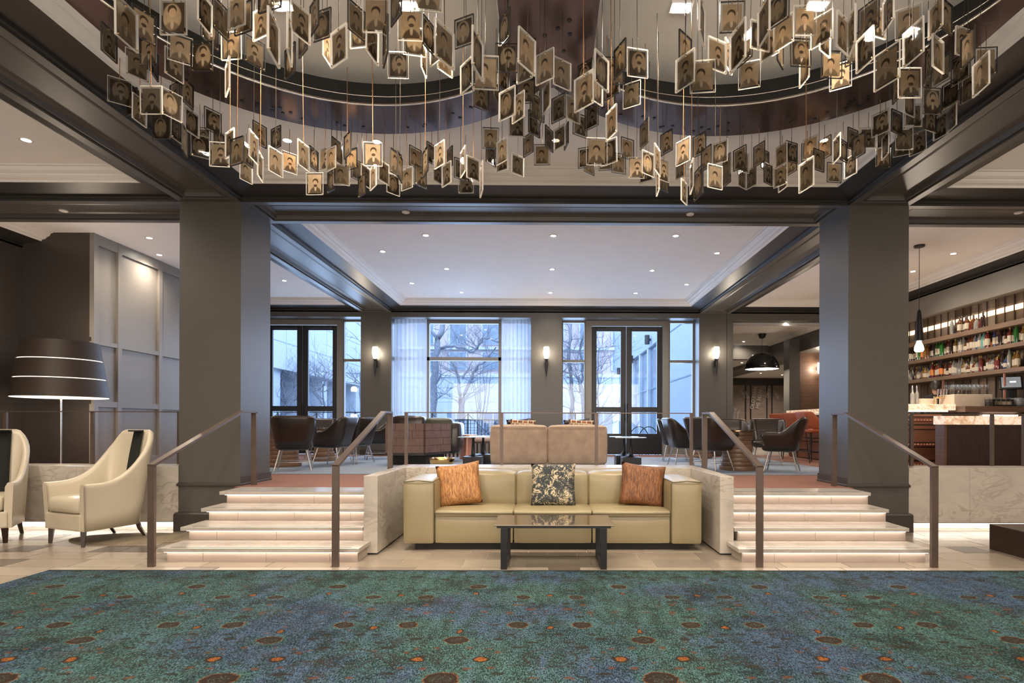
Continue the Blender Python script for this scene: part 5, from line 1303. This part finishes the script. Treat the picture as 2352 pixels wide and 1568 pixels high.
def patio(px, Y, label, rnd_):
    x = onY(px, 950, Y)[0]; t = thing('patio_chair', label, 'patio chair', (x, Y, .5)); f = MB()
    if rnd_: f.tube([(-.30, 0, .45)] + [(-.30*math.cos(a_), 0, .45+.42*math.sin(a_)) for a_ in [i*math.pi/12 for i in range(1, 12)]] + [(.30, 0, .45)], .015, 6)
    else: f.tube([(-.26, .2, .45), (-.26, .26, .95), (.26, .26, .95), (.26, .2, .45)], .014, 6)
    f.build('back_frame', M['iron'], t); MB().bbox(-.27, .27, -.25, .22, .43, .46, .008).build('seat', M['iron'], t)
    if not rnd_:
        for z in (.6, .7, .8): MB().tube([(-.26, .235, z), (.26, .235, z)], .006, 4).build('slat', M['iron'], t)
    for sx in (-.24, .24):
        for sy in (-.22, .2): MB().tube([(sx, sy, .43), (sx, sy, 0)], .012, 5).build('leg', M['iron'], t)
patio(1078, 21, 'dark patio chair outside the middle window, left one', 0); patio(1134, 21, 'dark patio chair outside the middle window, right one', 0)
patio(1312, 20, 'dark patio chair outside the narrow window left of the right glass doors', 0)
patio(1468, 17.2, 'round-backed patio chair outside the right glass doors, left one', 1); patio(1490, 16.6, 'round-backed patio chair outside the right glass doors, right one', 1)
# ------------------------------------------------------------------ hanging portrait tiles
T = """685 790 170 395 -1 D 2
780 930 0 310 -1 B 4
888 1055 70 285 -1 D 7
1085 1262 0 235 0 B 7
848 1008 330 545 -1 B 3
945 1055 285 435 0 D 5
1128 1305 235 440 -1 B 6
1015 1068 440 520 -1 D 3
1115 1240 430 540 -1 B 4
1300 1428 280 480 0 D 4
722 895 500 720 -1 B 1
860 925 600 770 1 D 1
895 990 640 840 -1 B 4
958 1085 580 770 0 B 1
1090 1230 590 810 -1 B 5
1148 1215 550 715 1 D 3
1228 1305 560 715 -1 D 5
1025 1155 780 940 0 D 3
1155 1232 800 950 0 B 3
1232 1262 860 1040 -1 D 2
1250 1345 730 915 -1 B 4
1380 1495 725 900 -1 D 6
1290 1420 890 1075 -1 B 4
1310 1420 870 1000 0 D 4
1420 1545 960 1125 0 B 3
1435 1525 880 1030 -1 B 5
1523 1580 870 1060 1 B 3
1555 1645 930 1110 0 D 4
1645 1708 980 1115 0 D 3
1620 1705 1090 1235 -1 B 3
1683 1743 890 1090 -1 B 5
1708 1800 840 985 -1 D 9
1740 1775 1030 1210 -1 B 3
1832 1895 850 1005 1 D 6
1815 1910 1010 1175 0 B 5
1903 2008 1010 1175 -1 B 9
2012 2088 950 1140 -1 B 5
2090 2148 1010 1140 0 D 8
2158 2235 985 1150 1 B 9
2240 2310 940 1090 -1 D 5
2072 2178 1165 1315 0 B 7
2212 2262 1160 1295 1 D 4
2262 2352 1110 1250 0 B 4
1338 1430 0 200 -1 B 3
1435 1545 20 230 0 D 3
1545 1655 0 195 1 B 5
1585 1700 30 225 0 D 4
1360 1475 190 310 -1 D 4
1495 1630 215 415 1 B 5
1650 1790 260 460 -1 D 3
1708 1810 60 265 1 B 4
1748 1898 0 70 0 D 5
1812 1885 100 400 -1 B 4
1940 1970 60 400 -1 B 6
1965 2095 20 270 -1 B 3
1925 1992 300 520 1 D 3
2095 2150 30 210 0 D 4
2118 2235 50 270 1 D 2
2020 2075 230 370 1 D 4
2182 2240 240 420 -1 B 7
2235 2340 170 440 1 B 3
1524 1550 410 625 1 B 6"""
T2 = """145 262 25 250 -1 D 3
262 413 0 220 0 B 3
160 300 200 335 1 B 4
270 350 150 400 -1 B 3
385 412 150 410 1 D 3
435 505 0 145 1 D 3
490 640 60 275 0 B 4
605 765 0 80 0 B 3
423 545 350 528 0 B 3
515 670 270 390 -1 B 3
652 730 130 345 -1 D 3
733 862 150 440 -1 B 3
640 675 380 490 -1 B 3
865 992 90 325 1 D 4
750 850 380 485 -1 B 3
700 780 330 430 1 B 3
905 985 395 615 1 B 3
985 1055 210 500 -1 B 4
1000 1148 375 605 0 B 5
1168 1238 190 295 1 D 6
1152 1278 293 490 0 D 4
1297 1410 205 480 -1 B 5
1285 1390 375 545 0 B 4
1412 1535 325 565 1 B 4
1533 1650 380 605 -1 B 3
1155 1235 490 610 -1 D 3
988 1097 580 745 -1 D 4
1130 1165 600 670 0 D 3
1165 1272 580 810 1 B 5
1255 1335 620 820 1 B 4
1295 1402 540 695 0 D 3
1375 1470 650 815 -1 D 3
1460 1510 560 750 1 B 4
1430 1448 640 855 1 D 1
1520 1615 645 815 0 D 2
1618 1712 640 830 -1 B 4
1675 1800 480 740 1 B 4
1697 1800 400 600 1 D 4
1775 1865 490 700 -1 B 4
1812 1905 350 600 -1 B 4
1885 2005 385 570 0 D 4
1880 1975 560 660 1 D 3
2002 2120 535 730 1 B 3
2030 2170 300 535 -1 B 3
1942 2020 300 500 0 D 3
1745 1835 695 875 1 D 2
1868 1950 600 700 0 D 3
1665 1760 780 925 -1 D 3
1888 1958 720 930 1 B 4
1235 1330 780 925 0 B 2
1062 1155 862 1005 0 D 6
1078 1145 1000 1110 0 D 2
1150 1220 930 1105 1 B 4
1145 1225 1080 1165 1 B 3
1250 1332 1030 1190 -1 B 2
1330 1395 900 1050 1 D 3
1365 1440 820 915 -1 D 4
1412 1500 975 1115 0 D 1
1478 1530 860 1010 -1 D 2
1535 1610 840 1010 1 B 3
1606 1632 850 990 1 D 2
1700 1800 990 1140 1 D 3
1765 1885 930 1115 0 B 6
1850 1960 920 1120 1 B 5
1925 2020 1050 1180 -1 D 7
1990 2075 920 1080 -1 D 7
2118 2175 810 990 1 D 4
2132 2213 1010 1190 -1 B 8
2040 2145 1060 1205 0 B 9
2215 2252 985 1170 -1 B 5
2235 2310 1075 1220 0 B 9
2255 2335 890 1035 0 D 9
2110 2205 1150 1240 1 B 4
2228 2246 1130 1305 1 B 8
2250 2310 1220 1295 -1 D 4
1842 1930 1100 1150 0 D 4
1740 1810 1110 1180 -1 D 3
35 100 930 1090 -1 D 5
120 162 895 1060 1 D 7
0 62 985 1150 1 B 9
130 205 1005 1150 1 D 8
50 155 1110 1255 -1 B 5
168 248 1080 1225 -1 D 1
258 368 960 1120 0 B 8
215 262 1200 1325 1 D 4
235 300 1110 1265 -1 B 3
295 335 1120 1270 0 B 8
353 423 1080 1240 -1 B 3
430 505 1020 1180 0 D 5
407 495 1165 1320 -1 B 3
480 510 1040 1215 -1 D 6
505 580 1120 1285 1 B 6
560 640 1000 1140 -1 D 4
598 675 1140 1260 0 D 4
650 685 1000 1180 1 D 6
678 745 980 1115 -1 D 4
730 795 950 1130 1 B 7
720 785 1110 1240 -1 B 3
780 840 1090 1255 1 B 3
810 850 1030 1140 1 D 3
863 950 1080 1220 -1 D 3
905 938 1000 1180 1 B 4
947 1035 1065 1215 0 B 2
895 988 1190 1305 0 B 3
1038 1054 1110 1310 1 B 9"""
T3 = """30 112 215 440 -1 D 4
5 132 340 600 1 B 3
112 262 405 625 0 B 3
165 200 0 275 -1 B 3
225 348 240 490 -1 B 4
315 455 10 220 0 D 3
340 385 290 470 0 B 4
370 475 150 455 1 B 3
425 580 380 610 1 B 3
420 520 220 430 1 D 3
510 638 120 350 -1 B 3
560 638 0 280 1 B 4
630 770 0 175 1 D 3
665 800 130 330 1 B 3
575 705 220 400 1 B 3
690 730 310 440 -1 D 3
800 955 20 255 -1 B 6
780 915 260 450 0 D 3
840 905 420 560 1 B 4
915 1065 80 310 1 B 3
975 1048 290 350 -1 B 3
995 1117 342 528 0 D 5
1040 1192 430 610 1 B 5
1090 1180 90 360 -1 B 4
1165 1215 80 350 1 B 4
1145 1290 240 430 1 D 3
1235 1375 20 240 1 D 2
1220 1340 200 460 1 B 3
1300 1420 30 240 -1 B 3
1400 1475 0 190 1 B 3
1480 1668 30 265 1 B 4
1340 1515 290 590 1 B 3
1535 1675 140 420 1 B 3
1510 1655 455 660 0 B 2
1708 1805 0 230 1 B 6
1790 1868 20 215 0 D 3
1735 1810 240 480 -1 B 3
1890 2000 170 390 -1 B 4
1925 2020 200 440 1 D 6
2005 2118 370 625 1 B 5
2030 2160 320 500 0 D 3
1690 1725 330 510 0 D 3
1725 1860 370 575 1 D 3
1800 1918 530 720 1 D 1
1925 2055 510 680 1 D 3
1680 1730 560 700 1 B 4
1670 1790 590 770 0 D 4
1545 1615 640 780 -1 B 5
1465 1535 500 670 0 D 3
1860 1990 400 560 1 D 3
1325 1445 735 910 1 B 4
1460 1530 745 900 -1 D 3
1545 1665 700 850 0 B 1
1770 1875 750 935 1 B 3
1880 1945 730 870 1 B 3
1685 1760 740 880 0 D 3
1605 1720 870 1045 1 B 3
1490 1600 860 1010 0 B 2
1462 1600 1000 1050 1 B 3
1165 1235 868 1010 0 D 2
1195 1282 890 1065 1 D 5
1255 1350 860 1000 0 B 2
1355 1450 900 980 1 B 4
1355 1452 985 1130 0 D 3
1395 1440 900 1060 1 B 4
1065 1115 920 1080 0 B 3
1110 1160 945 1085 0 D 3
1140 1225 1050 1195 1 B 2
1025 1122 1095 1230 0 D 2
965 1053 920 1065 1 D 6
860 965 910 1060 1 B 7
750 825 955 1100 -1 D 3
835 935 1060 1285 1 B 2
935 1005 1010 1150 0 D 3
855 930 1050 1110 0 D 4
675 755 975 1115 0 B 5
600 655 1120 1245 -1 D 3
665 755 1100 1260 1 B 3
580 635 1030 1150 -1 D 4
530 605 955 1115 1 D 6
395 480 995 1135 0 D 4
415 500 1020 1160 0 B 3
425 480 1155 1270 -1 B 3
478 555 1140 1270 1 B 3
697 755 1180 1285 1 B 3
748 820 1100 1170 0 D 2
250 355 930 1110 1 B 8
325 375 1040 1200 1 D 5
222 320 1110 1270 0 B 5
325 375 1150 1250 1 D 5
178 245 980 1145 1 D 8
122 208 905 1045 0 D 9
103 125 1090 1285 1 B 7
128 188 1120 1330 0 D 6
8 102 920 1110 1 B 9
0 75 1105 1200 0 B 5
43 82 1210 1370 -1 B 4"""
TW, TH, TT = .168, .218, .012
def slabmesh(edge):
    b = MB()
    b.add([(-TW/2,-TT/2,-TH/2),(TW/2,-TT/2,-TH/2),(TW/2,-TT/2,TH/2),(-TW/2,-TT/2,TH/2)], [(0,1,2,3)], 0)
    b.add([(-TW/2,TT/2,-TH/2),(TW/2,TT/2,-TH/2),(TW/2,TT/2,TH/2),(-TW/2,TT/2,TH/2)], [(3,2,1,0)], 0)
    for a, c in (((-TW/2,-TH/2),(TW/2,-TH/2)),((TW/2,-TH/2),(TW/2,TH/2)),((TW/2,TH/2),(-TW/2,TH/2)),((-TW/2,TH/2),(-TW/2,-TH/2))):
        b.add([(a[0],-TT/2,a[1]),(a[0],TT/2,a[1]),(c[0],TT/2,c[1]),(c[0],-TT/2,c[1])], [(0,1,2,3)], 1)
    e = .0022   # flat band round the rim, painted in the lit or shaded edge colour
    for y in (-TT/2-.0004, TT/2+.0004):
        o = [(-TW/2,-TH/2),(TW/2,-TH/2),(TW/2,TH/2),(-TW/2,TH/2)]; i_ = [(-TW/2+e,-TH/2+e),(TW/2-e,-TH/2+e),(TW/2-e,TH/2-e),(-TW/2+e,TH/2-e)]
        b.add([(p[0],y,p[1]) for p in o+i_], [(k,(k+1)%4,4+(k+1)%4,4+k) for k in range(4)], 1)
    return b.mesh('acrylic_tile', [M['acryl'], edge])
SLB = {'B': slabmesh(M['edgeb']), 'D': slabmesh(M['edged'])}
PRN = MB().box(-.066, .066, -.001, .001, -.092, .088).mesh('photo_print', M['portrait'])
PINM = MB().lathe([(.0045, -.008), (.0045, .008)], 6).mesh('brass_pin', M['brass'])
PINS = MB()
for sx in (-1, 1):
    q = MB().lathe([(.004, -.0085), (.004, .0085)], 6).xf(Matrix.Translation((sx*.072, 0, -.098)) @ Matrix.Rotation(R(90), 4, 'X')); PINS.add(q.v, q.f)
q = MB().lathe([(.0035, -.0085), (.0035, .0085)], 6).xf(Matrix.Translation((0, 0, .098)) @ Matrix.Rotation(R(90), 4, 'X')); PINS.add(q.v, q.f)
PINS = PINS.mesh('brass_pins', M['brass'])
CBL = {}
M['cable'] = varied('dark_cable', (.07, .055, .04), .35, .7); M['cablec'] = varied('copper_rod', (.42, .23, .11), .35, .8)
for k in ('cable', 'cablec'):
    CBL[k] = MB().tube([(0, 0, 0), (0, 0, 1)], .0022 if k == 'cable' else .0032, 5).mesh('hanging_cable', M[k])
tl = []
for src, ox, s in ((T, 0, 2.94), (T2, 750, 2.94), (T3, 1550, 2.9327)):
    for ln in src.split('\n'):
        a = ln.split(); x0, x1, y0, y1, sg = map(float, a[:5]); tl.append([ox+x0/s, ox+x1/s, y0/s, y1/s, int(sg), a[5], int(a[6])])
rt_ = random.Random(77)
ents = []
for x0, x1, y0, y1, sg, ed, tone in tl:
    w_ = x1-x0
    typ = (240 - .105*(y1*2.94-110))/2.94; typ = max(typ, 150/2.94)
    h = y1-y0
    if y0 < 1: h = max(h, typ*1.05)
    ratio0 = w_/(h*TW/TH)
    if sg: h -= min(.30*w_, .22*h)
    h = max(.90*typ, min(1.30*typ, h))
    D = TH*F/h
    xc, yc = (x0+x1)/2, y1 - (.1*w_ if sg else 0) - h/2
    X, z = onY(xc, yc, D)
    if z > 4.36: D = D*(4.36-EYE)/(z-EYE); X, z = onY(xc, yc, D)
    X = max(-3.83, min(3.83, X))
    r = w_*D/F/TW; u = X/D; A = math.sqrt(1+u*u)
    s_ = sg if sg else (1 if rt_.random() < .5 else -1)
    if sg == 0 and r > .8: th = rt_.uniform(-.12, .12)*1.0; th = 0.0 + th
    else:
        phi = math.atan(u*s_); th = phi + math.acos(max(-1, min(1, r/A))); th = -s_*th
    ents.append(dict(x=X, y=D, z=z, th=th, ed=ed, tone=tone, px=xc, py=yc, py2=yc, r=r))
def place(e):
    X, z = onY(e['px'], e['py2'], e['y']); e['x'] = max(-3.83, min(3.83, X)); e['z'] = min(z, 4.37)
for it in range(5):
    for i_ in range(len(ents)):
        for j_ in range(i_):
            A_, B_ = ents[i_], ents[j_]
            if abs(A_['z']-B_['z']) < .2 and math.hypot(A_['x']-B_['x'], A_['y']-B_['y']) < .125:
                s_ = 1 if A_['y'] >= B_['y'] else -1
                A_['y'] += .05*s_; B_['y'] -= .05*s_; place(A_); place(B_)
# ordinal labels: ring / row / edge kind, counted from the left
def region(e):
    side = 'left' if e['px'] < 1060 else 'right' if e['px'] > 1420 else 'middle'
    row = 'nearest' if e['py'] < 110 else 'upper' if e['py'] < 215 else 'lower' if e['py'] < 330 else 'lowest'
    return side, row
cnt = {}
for e in sorted(ents, key=lambda e: e['px']):
    side, row = region(e); k = (side, row, e['ed']); n = cnt.get(k, 0); cnt[k] = n+1
    e['label'] = '%s acrylic portrait tile, %s from the left in the %s row of the %s cluster' % ({'B': 'bright-edged', 'D': 'dark-edged'}[e['ed']], ordn(n), row, side)
def inhole(x, y):
    for cx, cy, r_, s_, cl in ((-1.60, 3.84, 1.76, -1, .37), (1.62, 3.80, 1.77, 1, .40)):
        if (x-cx)**2 + (y-cy)**2 < r_*r_ and s_*x > cl: return True
    return False
for e in ents:
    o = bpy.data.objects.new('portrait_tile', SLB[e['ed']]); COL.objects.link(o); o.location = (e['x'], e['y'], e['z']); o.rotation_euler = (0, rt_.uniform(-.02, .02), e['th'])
    tag(o, e['label'], 'portrait tile', 'acrylic portrait tiles hanging from the bronze canopy')
    p = bpy.data.objects.new('photo_print', PRN); COL.objects.link(p); p.parent = o; p.color = (e['tone']/9, rt_.random(), rt_.random(), 1)
    p = bpy.data.objects.new('brass_pin', PINS); COL.objects.link(p); p.parent = o; p['kind'] = 'stuff'
    top = 4.567 if not inhole(e['x'], e['y']) else 4.862
    onplate = abs(e['x']) < 3.58 and min(math.hypot(e['x']+1.72, e['y']-4.07), math.hypot(e['x']-1.76, e['y']-4.07)) < 2.06
    if not onplate: top = 4.622
    L = top - e['z'] - TH/2 + .01
    c = bpy.data.objects.new('hanging_cable', CBL['cablec' if (e['py'] > 200 and rt_.random() < .55) else 'cable']); COL.objects.link(c); c.parent = o; c.location = (0, 0, TH/2-.01); c.scale = (1, 1, L)
